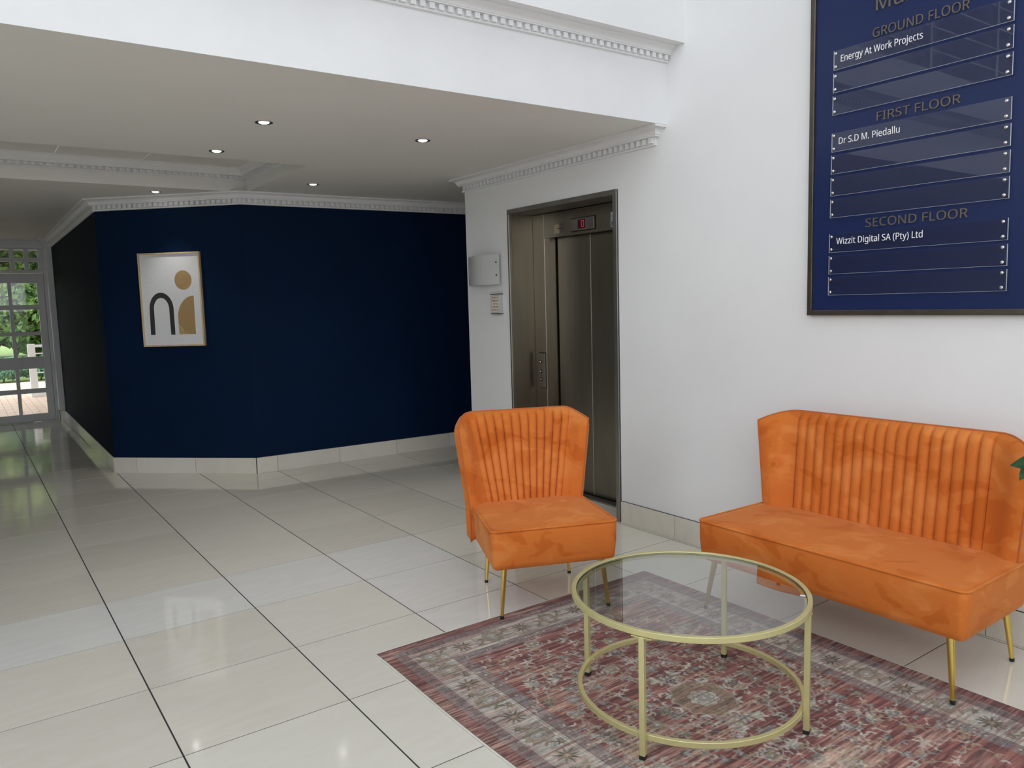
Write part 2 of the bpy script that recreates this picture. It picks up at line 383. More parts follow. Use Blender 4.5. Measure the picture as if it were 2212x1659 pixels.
# cornices
prof = [(0, 2.398), (.016, 2.400), (.018, 2.411), (.011, 2.412), (.011, 2.446), (.040, 2.448), (.040, 2.455), (.046, 2.457)]
for k in range(7):
    a = k/6*PI/2; prof.append((.048+.038*(1-math.cos(a)), 2.459+.032*math.sin(a)))
prof += [(.094, 2.492), (.094, 2.5052), (0, 2.5052)]
def dentil_run(a, b, off, z0, z1, parent, mode, pitch=.05, wd=.027, d0=.010, d1=.034, start=.02):
    a = Vector(a); b = Vector(b); d = (b-a).normalized(); n = Vector((-d.y, d.x)); Ln = (b-a).length
    me = None; k = 0; stuff = MB()
    while start+k*pitch+wd < Ln-.005:
        s0 = start+k*pitch
        if mode == 'parts':
            if me is None:
                t = MB().box(0, d0, z0, wd, d1, z1).build('dentil', M['plaster'], parent); me = t.data
            else: t = link('dentil', me, parent)
            t.matrix_basis = Matrix.Translation((a.x+d.x*s0, a.y+d.y*s0, 0)) @ Matrix.Rotation(math.atan2(d.y, d.x), 4, 'Z')
        else:
            q = [a+d*s0+n*d0, a+d*(s0+wd)+n*d0, a+d*(s0+wd)+n*d1, a+d*s0+n*d1]; stuff.prism([tuple(v) for v in q], z0, z1)
        k += 1
    if mode != 'parts': stuff.build('dentils', M['plaster'], parent, kind='stuff')
t1 = struct(MB().loft(sweep([(WX+.05, 3.381), (WX, 3.381), (WX, 5.54), (5.5, 5.54)], prof)).build('trim_1', M['plaster'], smooth=True, angle=35))
t1['label'] = 'white dentil cornice above the lift'
dentil_run((WX, 3.36), (WX, 5.56), 0, 2.413, 2.446, t1, 'parts')
dentil_run((WX+.05, 3.381), (WX, 3.381), 0, 2.413, 2.446, t1, 'stuff', start=.015)
t2 = struct(MB().loft(sweep([Ept, Mpt, Lpt, (1.13, 12.40), (1.06, 12.40), (1.06, 12.6), (-5.4, 12.6)], prof)).build('trim_2', M['plaster'], smooth=True, angle=35))
t2['label'] = 'white dentil cornice along the navy walls'
dentil_run(Ept, Mpt, 0, 2.413, 2.446, t2, 'stuff'); dentil_run(Mpt, Lpt, 0, 2.413, 2.446, t2, 'stuff')
# upper cornice on the beam
def beam_y(x): return 3.283+(WX-x)*.01
prof3 = [(0, 2.852), (.016, 2.854), (.018, 2.862), (.011, 2.863), (.011, 2.889), (.036, 2.891), (.036, 2.897)]
for k in range(6):
    a = k/5*PI/2; prof3.append((.04+.036*(1-math.cos(a)), 2.899+.022*math.sin(a)))
prof3 += [(.08, 2.922), (.08, 2.934), (0, 2.934)]
ux = -5.4
t3 = struct(MB().loft(sweep([(WX, beam_y(WX)), (ux, beam_y(ux))], prof3)).build('trim_3', M['plaster'], smooth=True, angle=35))
t3['label'] = 'white dentil cornice along the top of the beam'
dentil_run((WX, beam_y(WX)), (-2.2, beam_y(-2.2)), 0, 2.863, 2.889, t3, 'parts', d1=.032)

# skirting tiles
def skirting(name, pts, joints, pieces=None, h=.145, off=0):
    """pts: plan polyline with the room on the left; joints: piece lengths per segment"""
    base = MB().loft(sweep(pts, [(0, 0), (.004, 0), (.004, h+.003), (0, h+.003)])).build(name, M['grout']); struct(base)
    for (a, b), js in zip(zip(pts[:-1], pts[1:]), joints):
        a = Vector(a); b = Vector(b); Ln = (b-a).length; d = (b-a)/Ln; n = Vector((-d.y, d.x)); s0 = 0
        ls = list(js)
        while sum(ls) < Ln-.01: ls.append(min(.5965, Ln-sum(ls)))
        for l in ls:
            e = min(s0+l, Ln)
            q = [a+d*(s0+.0015), a+d*(e-.0015), a+d*(e-.0015)+n*.012, a+d*(s0+.0015)+n*.012]
            MB().prism([tuple(v) for v in q], 0.001, h).build('tile', TILES[int(s0*7) % 3], base); s0 += l
            if s0 >= Ln-.01: break
    return base
skirting('baseboard_back', [(4.9, Mpt[1]-(4.9-2.1)*.0412), Mpt], [[.23, .5965, .5965, .5965, .5965]])
skirting('baseboard_corner', [Mpt, Lpt], [[.59, .59, .23]])
skirting('baseboard_left', [Lpt, (1.13, 12.40), (1.06, 12.40), (1.06, 12.58)], [[.35], [.07], [.1]])
skirting('baseboard_right', [(WX, -2), (WX, 3.705)], [[.46]+[.5965]*7])
skirting('baseboard_pillar', [(WX, 4.94), (WX, 5.54), (4.8, 5.54)], [[.3, .3], []])

# ------------------------------------------------------------------ lift
lift = thing('lift', 'brushed steel passenger lift entrance recessed in the white wall behind the armchair', 'lift', (WX, 4.32, 0))
def lp(mb, name, m_, **k):
    mb.v = [(x-WX, y-4.32, z) for x, y, z in mb.v]; return mb.build(name, m_, k.pop('parent', lift), **k)
LY0, LY1, LZ = 3.715, 4.93, 2.19
f = MB()
f.box(WX-.012, LY0, 0, WX+.02, LY0+.035, LZ-.03, .002); f.box(WX-.012, LY1-.014, 0, WX+.02, LY1, LZ-.03, .002); f.box(WX-.012, LY0, LZ-.035, WX+.02, LY1, LZ, .002)
lp(f, 'frame', M['steel_dark'])
PX = 3.734; DX = 3.80
lp(MB().box(WX+.02, LY1-.014, 0, PX+.01, LY1, LZ-.03), 'side_panel', M['steel'])
lp(MB().box(WX+.02, LY0, 0, PX+.2, LY0+.02, LZ-.03), 'side_panel', M['steel'])
lp(MB().box(WX+.02, LY0, LZ-.035, PX+.05, LY1, LZ-.01), 'soffit', M['steel_dark'])
lp(MB().box(PX, 4.772, 0, PX+.02, LY1-.015, LZ-.036, .0015), 'front_panel', M['steel'])
hd = lp(MB().box(PX-.004, LY0+.02, 1.965, PX+.03, 4.768, LZ-.040, .0015), 'header', M['steel'])
lp(MB().box(PX+.001, 4.705, 0, DX+.02, 4.771, 1.966, .001), 'jamb', M['steel'])
d1 = lp(MB().box(DX, 4.317, .022, DX+.03, 4.690, 1.985, .0015), 'door_panel', M['steel'])
d2 = lp(MB().box(DX+.002, LY0+.02, .022, DX+.032, 4.313, 1.985, .0015), 'door_panel', M['steel'])
lp(MB().box(DX+.034, LY0, 0, DX+.045, 4.76, 2.1), 'shaft_face', M['black'])
lp(MB().box(DX-.07, LY0+.02, .0, DX+.05, 4.705, .014, .002).box(DX-.045, LY0+.02, .014, DX-.035, 4.7, .017).box(DX-.02, LY0+.02, .014, DX-.012, 4.7, .017), 'sill', M['steel_dark'])
M['highlight_steel'] = mat('steel_edge_highlight', (.72, .69, .62), .3, .8)  # pale tone stands in for the highlight along the steel edges
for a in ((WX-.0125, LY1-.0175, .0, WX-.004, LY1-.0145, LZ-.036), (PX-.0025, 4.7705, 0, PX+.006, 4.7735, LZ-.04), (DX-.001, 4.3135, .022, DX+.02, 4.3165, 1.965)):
    lp(MB().box(*a), 'edge_highlight', M['highlight_steel'], label='pale strip added as highlight on a steel edge')
# call panel
cp = MB(); rg = []
for z, b_ in ((.808, 0), (1.078, 0)):
    rg.append([(PX, 4.862, z), (PX-.014, 4.858, z), (PX-.018, 4.83, z), (PX-.018, 4.815, z), (PX-.012, 4.790, z), (PX, 4.785, z)])
cpo = lp(cp.loft(rg), 'call_panel', M['steel'], smooth=True, angle=30)
lp(MB().box(PX-.003, 4.776, .802, PX+.001, 4.868, 1.086, .001), 'call_panel_rim', M['black'], label='black rim behind the call panel')  # black rim plate standing out round the call panel
for z in (1.012, .936, .875):
    bo = MB().lathe([(0, 0), (.013, 0), (.014, .002), (.013, .004), (0, .004)], axis='x', seg=20); bo.v = [(PX-.0185-x+0, 4.825+y, z+zz) for x, y, zz in bo.v]
    b_ = lp(bo, 'button', M['black'])
    bi = MB().lathe([(0, 0), (.007, 0), (.0075, .002), (.006, .004), (0, .0045)], axis='x', seg=16); bi.v = [(PX-.0225-x, 4.825+y, z+zz) for x, y, zz in bi.v]
    lp(bi, 'button_cap', M['chrome'], parent=b_)
# floor indicator
rg = []
for y, dz in ((4.432, .0), (4.425, .004), (4.18, .004), (4.172, 0)):
    rg.append([(PX-.004, y, 1.989-dz), (PX-.020, y, 1.992-dz), (PX-.022, y, 2.033), (PX-.020, y, 2.075+dz), (PX-.004, y, 2.078+dz)])
lp(MB().box(PX-.006, 4.166, 1.984, PX-.003, 4.438, 2.084), 'indicator_rim', M['black'])
lp(MB().box(PX-.019, 4.176, 1.990, PX-.005, 4.428, 2.078, .004), 'floor_indicator', M['steel_dark'])
lp(MB().box(PX-.0205, 4.268, 2.003, PX-.018, 4.348, 2.066), 'display_window', M['led'])
dg = MB(); y0_, y1_ = 4.282, 4.306; zb, zt = 2.014, 2.055; xx = PX-.0215
for (ya, za, yb, zb_) in ((y0_, zb, y0_, zt), (y1_, zb, y1_, zt), (y0_, zb, y1_, zb), (y0_, zt, y1_, zt)):
    dg.box(xx, min(ya, yb)-.0022, min(za, zb_)-.0022, xx+.0008, max(ya, yb)+.0022, max(za, zb_)+.0022)
lp(dg, 'digit', M['led_on'], label='glowing red digit 0')
# notices on the header
nb = lp(MB().box(PX-.0052, 4.575, 1.992, PX-.0042, 4.643, 2.058), 'notice_label', mat('label_cream', s2l((168, 155, 132)), .5), label='two-tone notice label left of the floor indicator')
lp(MB().box(PX-.0054, 4.503, 1.992, PX-.0043, 4.577, 2.070), 'label_dark_half', mat('label_grey', s2l((84, 84, 78)), .4), parent=lift)
lb = MB()
for z, a, b_, h in ((2.052, 4.515, 4.59, .003), (2.039, 4.53, 4.588, .0022), (2.0125, 4.525, 4.59, .0022)): lb.box(PX-.0058, a, z-h/2, PX-.0053, b_, z+h/2)
rr_ = random.Random(2)
y = 4.60
while y > 4.528:
    wd_ = rr_.uniform(.004, .008); lb.box(PX-.0058, y-wd_, 2.0215, PX-.0053, y, 2.0305); y -= wd_+.0016
lp(lb, 'label_print', M['ink'])
lp(MB().box(PX-.0052, 3.93, 1.985, PX-.0042, 4.016, 2.083), 'service_sticker', mat('sticker_white', s2l((190, 196, 200)), .4), label='white and blue sticker beside the right jamb')
lb = MB(); lb.box(PX-.0057, 3.935, 1.990, PX-.0051, 4.010, 2.022).box(PX-.0057, 3.935, 2.027, PX-.0051, 4.008, 2.030).box(PX-.0057, 3.935, 2.038, PX-.0051, 4.008, 2.041)
for y in (4.008, 4.000, 3.992): lb.box(PX-.0057, y-.006, 2.054, PX-.0051, y, 2.059).box(PX-.0057, y-.006, 2.063, PX-.0051, y, 2.068)
lp(lb, 'sticker_print', mat('sticker_blue', s2l((84, 108, 150)), .4))

# ------------------------------------------------------------------ directory sign
SX = WX
sg = thing('directory_sign', 'large navy directory board with bronze frame and clear strips on the white wall', 'sign', (SX, 1.8, 1.38))
def sp(mb, name, m_, parent=None, **k):
    mb.v = [(x-SX, y-1.8, z-1.38) for x, y, z in mb.v]; return mb.build(name, m_, parent or sg, **k)
SY0, SY1, SZ0, SZ1 = 1.283, 2.317, 1.381, 3.06
sp(MB().box(SX-.022, SY0+.01, SZ0+.01, SX-.002, SY1-.01, SZ1-.01), 'panel', M['sign_blue'])
fr = MB(); t_ = .026
fr.box(SX-.034, SY0, SZ0, SX-.001, SY1, SZ0+t_, .003).box(SX-.034, SY0, SZ1-t_, SX-.001, SY1, SZ1, .003).box(SX-.034, SY0, SZ0+t_, SX-.001, SY0+t_, SZ1-t_, .003).box(SX-.034, SY1-t_, SZ0+t_, SX-.001, SY1, SZ1-t_, .003)
sp(fr, 'frame', M['bronze'])
strips = []
for zt in (2.623, 2.520, 2.417, 2.246, 2.143, 2.040, 1.937, 1.772, 1.669, 1.567):
    y1 = 2.187+(2.623-zt)*.0095; y0 = 1.416-(2.623-zt)*.010
    s_ = sp(MB().box(SX-.040, y0, zt-.088, SX-.035, y1, zt, .0008), 'acrylic_strip', M['acrylic'])
    ed = MB().box(SX-.0395, y1-.0012, zt-.0875, SX-.0355, y1+.0003, zt-.0005).box(SX-.0395, y0-.0003, zt-.0875, SX-.0355, y0+.0012, zt-.0005).box(SX-.0395, y0, zt-.0883, SX-.0355, y1, zt-.0874)
    sp(ed, 'polished_edge', mat('bright_edge', (.62, .66, .68), .2, 0, .8) if not strips else M['edge'], s_); M['edge'] = bpy.data.materials['bright_edge']
    for yy in (y1-.011, y0+.018):
        for zz in (zt-.014, zt-.074):
            q = MB().lathe([(0, 0), (.0045, 0), (.0045, .017), (.0068, .0175), (.0072, .021), (.005, .0235), (0, .024)], axis='x', seg=14)
            q.v = [(SX-.022-x, yy+y, zz+z) for x, y, z in q.v]; sp(q, 'standoff_stud', M['chrome'], s_, smooth=True, angle=40)
    strips.append(s_)
def stext(body, yl, yr, zbase, h, m_, parent, x, ext, name):
    o = text(name, body, m_, parent, width=yl-yr, height=h, ext=ext); onx(o, x-SX, yl-1.8, zbase-1.38)
    if name == 'heading_letters' and ' ' in body:      # each word a part of its own
        me = o.data; iv = sorted((min(me.vertices[v].co.x for v in p.vertices), max(me.vertices[v].co.x for v in p.vertices)) for p in me.polygons)
        best, cut, hi = 0, 0, iv[0][1]
        for a, b_ in iv[1:]:
            if a-hi > best: best, cut = a-hi, (a+hi)/2
            hi = max(hi, b_)
        for side in (0, 1):
            bm = bmesh.new(); bm.from_mesh(me)
            bmesh.ops.delete(bm, geom=[v for v in bm.verts if (v.co.x > cut) != bool(side)], context='VERTS')
            m2 = bpy.data.meshes.new(name); bm.to_mesh(m2); bm.free(); m2.materials.append(m_)
            q = link(name, m2, parent); q.matrix_basis = o.matrix_basis.copy()
        bpy.data.objects.remove(o)
    return o
stext('Mul', 1.990, 1.842, 2.747, .066, M['bronze_letter'], sg, SX-.0225, .006, 'heading_letters')
for o_ in [None]: pass
stext('GROUND FLOOR', 2.003, 1.588, 2.634, .041, M['bronze_letter'], sg, SX-.0225, .006, 'heading_letters')
stext('FIRST FLOOR', 1.976, 1.612, 2.264, .039, M['bronze_letter'], sg, SX-.0225, .006, 'heading_letters')
stext('SECOND FLOOR', 2.019, 1.568, 1.790, .040, M['bronze_letter'], sg, SX-.0225, .006, 'heading_letters')
stext('Energy At Work Projects', 2.150, 1.770, 2.556, .042, M['white_letter'], strips[0], SX-.0401, .0012, 'lettering')
stext('Dr S.D M. Piedallu', 2.153, 1.861, 2.190, .032, M['white_letter'], strips[3], SX-.0401, .0012, 'lettering')
stext('Wizzit Digital SA (Pty) Ltd', 2.157, 1.747, 1.712, .041, M['white_letter'], strips[7], SX-.0401, .0012, 'lettering')

# ------------------------------------------------------------------ wall pieces by the lift
sc = thing('wall_light', 'curved frosted glass wall light on the white pillar left of the lift', 'wall light', (WX, 5.25, 1.745))
g = MB(); rows = []
for kz in range(2):
    pass
outer = []; inner = []
for k in range(17):
    t = k/16; y = 5.465-.44*t; d = .035+.055*math.sin(PI*t)
    outer.append((-d, y-5.25)); inner.append((-d+.006, y-5.25))
g.loft([[(x, y, z) for x, y in outer+inner[::-1]] for z in (-.117, .117)])
g.build('glass_shade', M['frost'], sc, smooth=True, angle=40)
MB().box(-.03, -.12, -.06, 0, .12, .06, .004).build('back_plate', M['white_paint_wood'], sc)
for z in (-.045, .055):
    q = MB().lathe([(0, 0), (.007, 0), (.007, .004), (0, .005)], axis='x', seg=14); q.v = [(-.043-x, -.203+y, z+zz) for x, y, zz in q.v]
    q.build('screw', mat('dark_bronze_screw', (.06, .035, .02), .4, .6) if z < 0 else bpy.data.materials['dark_bronze_screw'], sc)
MB().tube([(-.018, -.185, -.05), (-.018, -.185, .06)], .014, 10).build('bracket', M['white_paint_wood'], sc)
em = thing('emergency_notice', 'small cream emergency notice with red lettering beside the lift frame', 'sign', (WX, 5.08, 1.475))
MB().box(-.030, -.052, -.078, 0, .075, .078, .001).build('aluminium_body', mat('aluminium', (.55, .56, .58), .35, .6), em)
for z_ in (.074, -.080): MB().box(-.033, -.054, z_, 0, .077, z_+.006).build('edge_cap', M['black'], em)
MB().box(-.032, -.050, -.073, -.029, .073, .073).build('face', M['cream'], em)
bd = MB()
for a in ((-.043, -.066, .066, -.064), (-.043, .064, .066, .066), (-.043, -.066, -.041, .066), (.064, -.066, .066, .066)): bd.box(-.0325, a[0], a[1], -.0318, a[2], a[3])
bd.build('border_line', M['red_letter'], em)
for k, (tx, ww) in enumerate((('IN CASE OF', .078), ('EMERGENCY', .088), ('USE THE', .058), ('STAIRS AND', .084), ('NOT THE LIFT', .094))):
    o = text('lettering', tx, M['red_letter'], em, width=ww, height=.0145, ext=.0006); onx(o, -.0322, .0115+ww/2, .043-.0245*k)

# framed art on the corner wall
dv = Vector((Mpt[0]-Lpt[0], Mpt[1]-Lpt[1])).normalized(); ang = math.atan2(dv.y, dv.x)
ap = Vector(Lpt)+dv*.405
art = thing('framed_print', 'abstract print of arch, disc and half dome in pale oak frame on navy wall', 'picture', (ap.x, ap.y, 1.172), ang)
AW, AH = .594, .835
fr = MB(); fw_ = .013
fr.box(0, -.032, 0, AW, 0, fw_, .001).box(0, -.032, AH-fw_, AW, 0, AH, .001).box(0, -.032, fw_, fw_, 0, AH-fw_, .001).box(AW-fw_, -.032, fw_, AW, 0, AH-fw_, .001)
fr.build('frame', M['wood'], art)
MB().box(fw_, -.020, fw_, AW-fw_, -.004, AH-fw_).build('paper', M['paper'], art)
def shape(name, outline, m_):
    n = len(outline)
    MB().add([(u*AW, -.0206, v*AH) for u, v in outline]+[(u*AW, -.0195, v*AH) for u, v in outline], [tuple(range(n))]+[(i, (i+1) % n, n+(i+1) % n, n+i) for i in range(n)]).build(name, m_, art)
asp = AW/AH
shape('printed_disc', [(.710+.138*math.cos(a), .704+.103*math.sin(a)) for a in [2*PI*k/48 for k in range(48)]], M['tan'])
o_ = [(.122, .126), (.130, .40)]+[(.327-.197*math.cos(a), .40+.178*math.sin(a)) for a in [PI*k/30 for k in range(31)]][1:]+[(.525, .124), (.455, .124), (.452, .40)]
o_ += [(.327+.125*math.cos(a), .40+.122*math.sin(a)) for a in [PI*k/30 for k in range(31)]][1:]+[(.198, .126)]
shape('printed_arch', o_, M['ink'])
o_ = [(.860, .126), (.864, .537)]+[(.864-.276*math.sin(a), .30+.237*math.cos(a)) for a in [PI/2*k/24 for k in range(1, 25)]]+[(.588, .126)]
shape('printed_half_dome', o_, M['tan2'])
MB().tube([(AW, -.02, .42*AH*1.8), (AW+.008, -.02, .42*AH*1.8)], .003, 6).build('hook', M['wood'], art)

# ------------------------------------------------------------------ ceiling lights
for (x, y), lab in zip([(1.459, 4.334), (1.448, 5.246), (2.454, 4.342), (2.501, 6.297), (1.468, 7.239)],
        ['recessed ceiling downlight nearest the beam, glowing white, left of the pair in front', 'recessed ceiling downlight right beside the near edge of the sunken tray', 'recessed ceiling downlight nearest the cornice above the lift',
         'recessed ceiling downlight right of the tray corner, near the navy back wall', 'recessed ceiling downlight beyond the tray, above the navy wall with the print']):
    d = thing('ceiling_light', lab, 'ceiling light', (x, y, CZ), group='recessed downlights in the lower ceiling')
    MB().lathe([(.030, -.001), (.042, -.005), (.047, -.004), (.048, 0), (.030, 0)], seg=28).build('trim_ring', M['steel_dark'], d, smooth=True, angle=40)
    MB().lathe([(0, -.009), (.014, -.008), (.026, -.004), (.0295, 0), (0, 0)], seg=24).build('lamp', M['lamp'], d, smooth=True)
    ld = bpy.data.lights.new('lamp_light', 'SPOT'); ld.energy = 7; ld.specular_factor = 0; ld.spot_size = math.radians(76); ld.spot_blend = .8; ld.color = (1, .96, .9); ld.shadow_soft_size = .025
    lo = bpy.data.objects.new('lamp_light', ld); C.objects.link(lo); lo.parent = d; lo.location = (0, 0, -.015)

# ------------------------------------------------------------------ seats
def seat_block(W2f, W2b, yf, yb, z0, z1, crown, r=.035):
    """rounded block; returns MB and the outline of the top edge"""
    def outline(inset, n=7, bulge=0):
        pts = []
        a, b_ = W2f-inset, W2b-inset; f_, k_ = yf+inset, yb-inset; rr = max(r-inset, .006)
        cs = [((-a+rr, f_+rr), PI, 1.5*PI), ((a-rr, f_+rr), 1.5*PI, 2*PI), ((b_-rr*.6, k_-rr*.6), 0, .5*PI), ((-b_+rr*.6, k_-rr*.6), .5*PI, PI)]
        cor = []
        for q, ((cx, cy), a0, a1) in enumerate(cs):
            R_ = rr if q < 2 else rr*.6
            cor.append([(cx+R_*math.cos(a0+(a1-a0)*t/n), cy+R_*math.sin(a0+(a1-a0)*t/n)) for t in range(n+1)])
        for q in range(4):
            pts += cor[q]; p = cor[q][-1]; nx = cor[(q+1) % 4][0]; m_ = 10
            for t in range(1, m_):
                s = t/m_; pts.append((p[0]+(nx[0]-p[0])*s, p[1]+(nx[1]-p[1])*s))
        return pts
    def sag(x, y):   # the front edge bows up slightly in the middle
        return 0
    mb = MB(); rings = []
    for z, ins in ((z0, .022), (z0+.006, .013), (z0+.03, .008), ((z0+z1)/2, .001), (z1-.03, 0), (z1-.010, .001), (z1-.002, .006)):
        rings.append([(x, y, z) for x, y in outline(ins)])
    top = [(x, y, z1-.002) for x, y in outline(.002)]
    base = outline(.006); cx, cy = 0, (yf+yb)/2
    for s in (.93, .84, .7, .5, .3, .1):
        rings.append([(cx+(x-cx)*s, cy+(y-cy)*s, z1-.002+crown*(1-s**3.2)) for x, y in base])
    mb.loft(rings); return mb, top
def backrest(hb, ht, nch, fb_, ft, z0, ztop, ybase, lean, wing, T, drop, dropw, bulge, xoff=0):
    """upholstered shell: nch channels in the middle, a smooth wing curving forward at either side"""
    per = 8; wn = 12
    us = []   # (kind, value)
    for i in range(wn): us.append(('w', -1, 1-i/wn))
    for i in range(nch*per+1): us.append(('c', i/(nch*per)*2-1, i))
    for i in range(1, wn+1): us.append(('w', 1, i/wn))
    nr = 26
    def surf(u, v, side):
        H = ztop-z0
        kind = u[0]
        def hw(z): return hb+(ht-hb)*max(0, min(1.08, (z-.43)/(.865-.43)))
        def ff(z): return fb_+(ft-fb_)*max(0, min(1.05, (z-.43)/(.88-.43)))
        z = z0+v*H
        if kind == 'c': ax = abs(u[1])*ff(ztop)
        else: ax = ff(ztop)+u[2]*(hw(ztop)-ff(ztop))
        zt = ztop-drop*max(0, (ax-(ht-dropw))/dropw)**2.0
        z = z0+v*(zt-z0)
        f_ = ff(z); h_ = hw(z)
        if kind == 'c': x = u[1]*f_; wf = 0
        else: x = u[1]*(f_+u[2]*(h_-f_)); wf = wing*(.62+.38*max(0, min(1, (z-.43)/.45)))*u[2]**1.7
        y = ybase+lean*max(-.2, (z-.43)/.47)-wf
        # normal of the wing
        # thickness closes towards edges
        e = 1.0
        if v > .86: e = math.sqrt(max(0, 1-((v-.86)/.14)**2.4))
        if v < .03: e = min(e, math.sqrt(max(0, 1-((.03-v)/.03)**2)))
        if kind == 'w': 
            ee = max(0, (u[2]-.70)/.30); e = min(e, 1)*math.sqrt(max(0, 1-ee**2.6))
        th = T/2*e
        b = 0
        if side < 0 and kind == 'c':
            q = (u[2] % per)/per; b = bulge*(math.sqrt(max(0, 1-(2*q-1)**2))-.55)*min(1, e*1.3)
        if kind == 'w':
            sl = wing*1.7*u[2]**.7/max(.05, h_-f_)*u[1]; nn = math.hypot(1, sl); nx, ny = -sl/nn, -1/nn
            nx = max(-.8, min(.8, nx))
        else: nx, ny = 0, -1
        s = -1 if side > 0 else 1
        return (x+s*nx*th, y+s*ny*th-b, z+0)
    vs = [1-(1-k/(nr-1))**1.35 for k in range(nr)]
    front = [[surf(u, v, -1) for u in us] for v in vs]; back = [[surf(u, v, 1) for u in us] for v in vs]
    mb = MB(); n = len(us)
    idx = lambda side, r, c: (side*nr+r)*n+c
    mb.v = [p for r in front for p in r]+[p for r in back for p in r]
    for r in range(nr-1):
        for c in range(n-1):
            mb.f.append((idx(0, r, c), idx(0, r, c+1), idx(0, r+1, c+1), idx(0, r+1, c)))
            mb.f.append((idx(1, r, c), idx(1, r+1, c), idx(1, r+1, c+1), idx(1, r, c+1)))
        for c in (0, n-1): mb.f.append((idx(0, r, c), idx(0, r+1, c), idx(1, r+1, c), idx(1, r, c)))
    for c in range(n-1):
        for r in (0, nr-1): mb.f.append((idx(0, r, c), idx(0, r, c+1), idx(1, r, c+1), idx(1, r, c)))
    # outline for the piping: outer side edges
    edge = []
    for c in (0, n-1): edge.append([tuple((Vector(front[r][c])+Vector(back[r][c]))/2) for r in range(nr)])
    top = [tuple((Vector(front[nr-1][c])+Vector(back[nr-1][c]))/2) for c in range(n)]
    mb.v = [(x+xoff, y, z) for x, y, z in mb.v]
    return mb, [(x+xoff, y, z) for x, y, z in edge[0]+top[1:-1]+edge[1][::-1]]
def leg(foot, topp, name_parent, r0=.0085, r1=.0145):
    f = Vector(foot); t = Vector(topp); d = (t-f)
    l = MB().tube([f+d*.05, f+d*.5, t], [r0, (r0+r1)/2, r1], 16).build('leg', M['gold'], name_parent, smooth=True, angle=50)
    MB().tube([f+d*0, f+d*.012, f+d*.06], [r0*.9, r0*1.12, r0*1.1], 14).build('rubber_foot', M['black'], l, smooth=True, angle=50)
def make_seat(name, label, cat, loc, rz, W2f, W2b, yf, yb, bk, legs, nch, crown):
    t = thing(name, label, cat, loc, rz)
    mb, top = seat_block(W2f, W2b, yf, yb, .247, .437, crown)
    s = mb.build('seat', M['velvet'], t, smooth=True, angle=60)
    MB().tube(top, .0058, 8, closed=True).build('piping', M['velvet'], s, smooth=True)
    mb, ed = backrest(**bk, nch=nch)
    b_ = mb.build('backrest', M['velvet'], t, smooth=True, angle=52)
    MB().tube(ed, .0042, 6).build('piping', M['piping'], b_, smooth=True)
    for (fx, fy, tx, ty) in legs: leg((fx, fy, .0095 if fy < 0 else 0), (tx, ty, .252), t)
    return t
cz = .012   # the seats rest on the rug (front) and floor (back)
RUGT = .006
chair = make_seat('armchair', 'orange velvet slipper chair with channelled wing back in front of the lift', 'chair', (2.306, 3.035, 0), math.radians(-21.8),
    .312, .300, -.285, .29, dict(xoff=-.012, hb=.306, ht=.354, fb_=.208, ft=.284, z0=.25, ztop=.912, ybase=.292, lean=.055, wing=.135, T=.085, drop=.05, dropw=.11, bulge=.019),
    [(-.266, -.256, -.243, -.235), (.266, -.256, .243, -.235), (-.2325, .258, -.215, .245), (.2325, .258, .215, .245)], 12, .012)
sofa = make_seat('loveseat', 'orange velvet two seat sofa with channelled wing back against the white wall', 'sofa', (3.06, 1.8165, 0), -PI/2,
    .607, .600, -.283, .26, dict(hb=.580, ht=.616, fb_=.436, ft=.442, z0=.25, ztop=.912, ybase=.265, lean=.05, wing=.125, T=.085, drop=.048, dropw=.15, bulge=.019),
    [(-.566, -.268, -.535, -.235), (.566, -.268, .535, -.235), (-.545, .27, -.52, .24), (.545, .27, .52, .24)], 18, .014)

# ------------------------------------------------------------------ coffee table
tb = thing('coffee_table', 'round glass coffee table with pale gold metal rings and four square legs on the rug', 'table', (2.074, 1.850, RUGT+.0016))
def ring(ro, ri, z0, z1, seg=96, ch=.0015):
    pr = [(ri, z0+ch), (ri+ch, z0), (ro-ch, z0), (ro, z0+ch), (ro, z1-ch), (ro-ch, z1), (ri+ch, z1), (ri, z1-ch)]
    mb = MB(); n = len(pr)
    for k in range(seg):
        a = 2*PI*k/seg; mb.v += [(r*math.cos(a), r*math.sin(a), z) for r, z in pr]
    for k in range(seg):
        for i in range(n): mb.f.append((k*n+i, k*n+(i+1) % n, ((k+1) % seg)*n+(i+1) % n, ((k+1) % seg)*n+i))
    return mb
HT = .440-RUGT
ring(.422, .4055, HT-.020, HT).build('top_ring', M['brass'], tb, smooth=True, angle=40)
ring(.405, .389, .060, .080).build('lower_ring', M['brass'], tb, smooth=True, angle=40)
gl = MB().lathe([(0, HT-.011), (.404, HT-.011), (.404, HT-.005), (0, HT-.005)], seg=96).build('glass_top', M['table_glass'], tb)
ring(.4062, .4042, HT-.012, HT-.0045, ch=.0002).build('glass_edge', M['glass_edge'], gl)
ring(.407, .396, HT-.021, HT-.0125, ch=.0005).build('glass_rest', M['brass'], tb, smooth=True, angle=40)
pad = mat('clear_pad', (.8, .82, .82), .3)
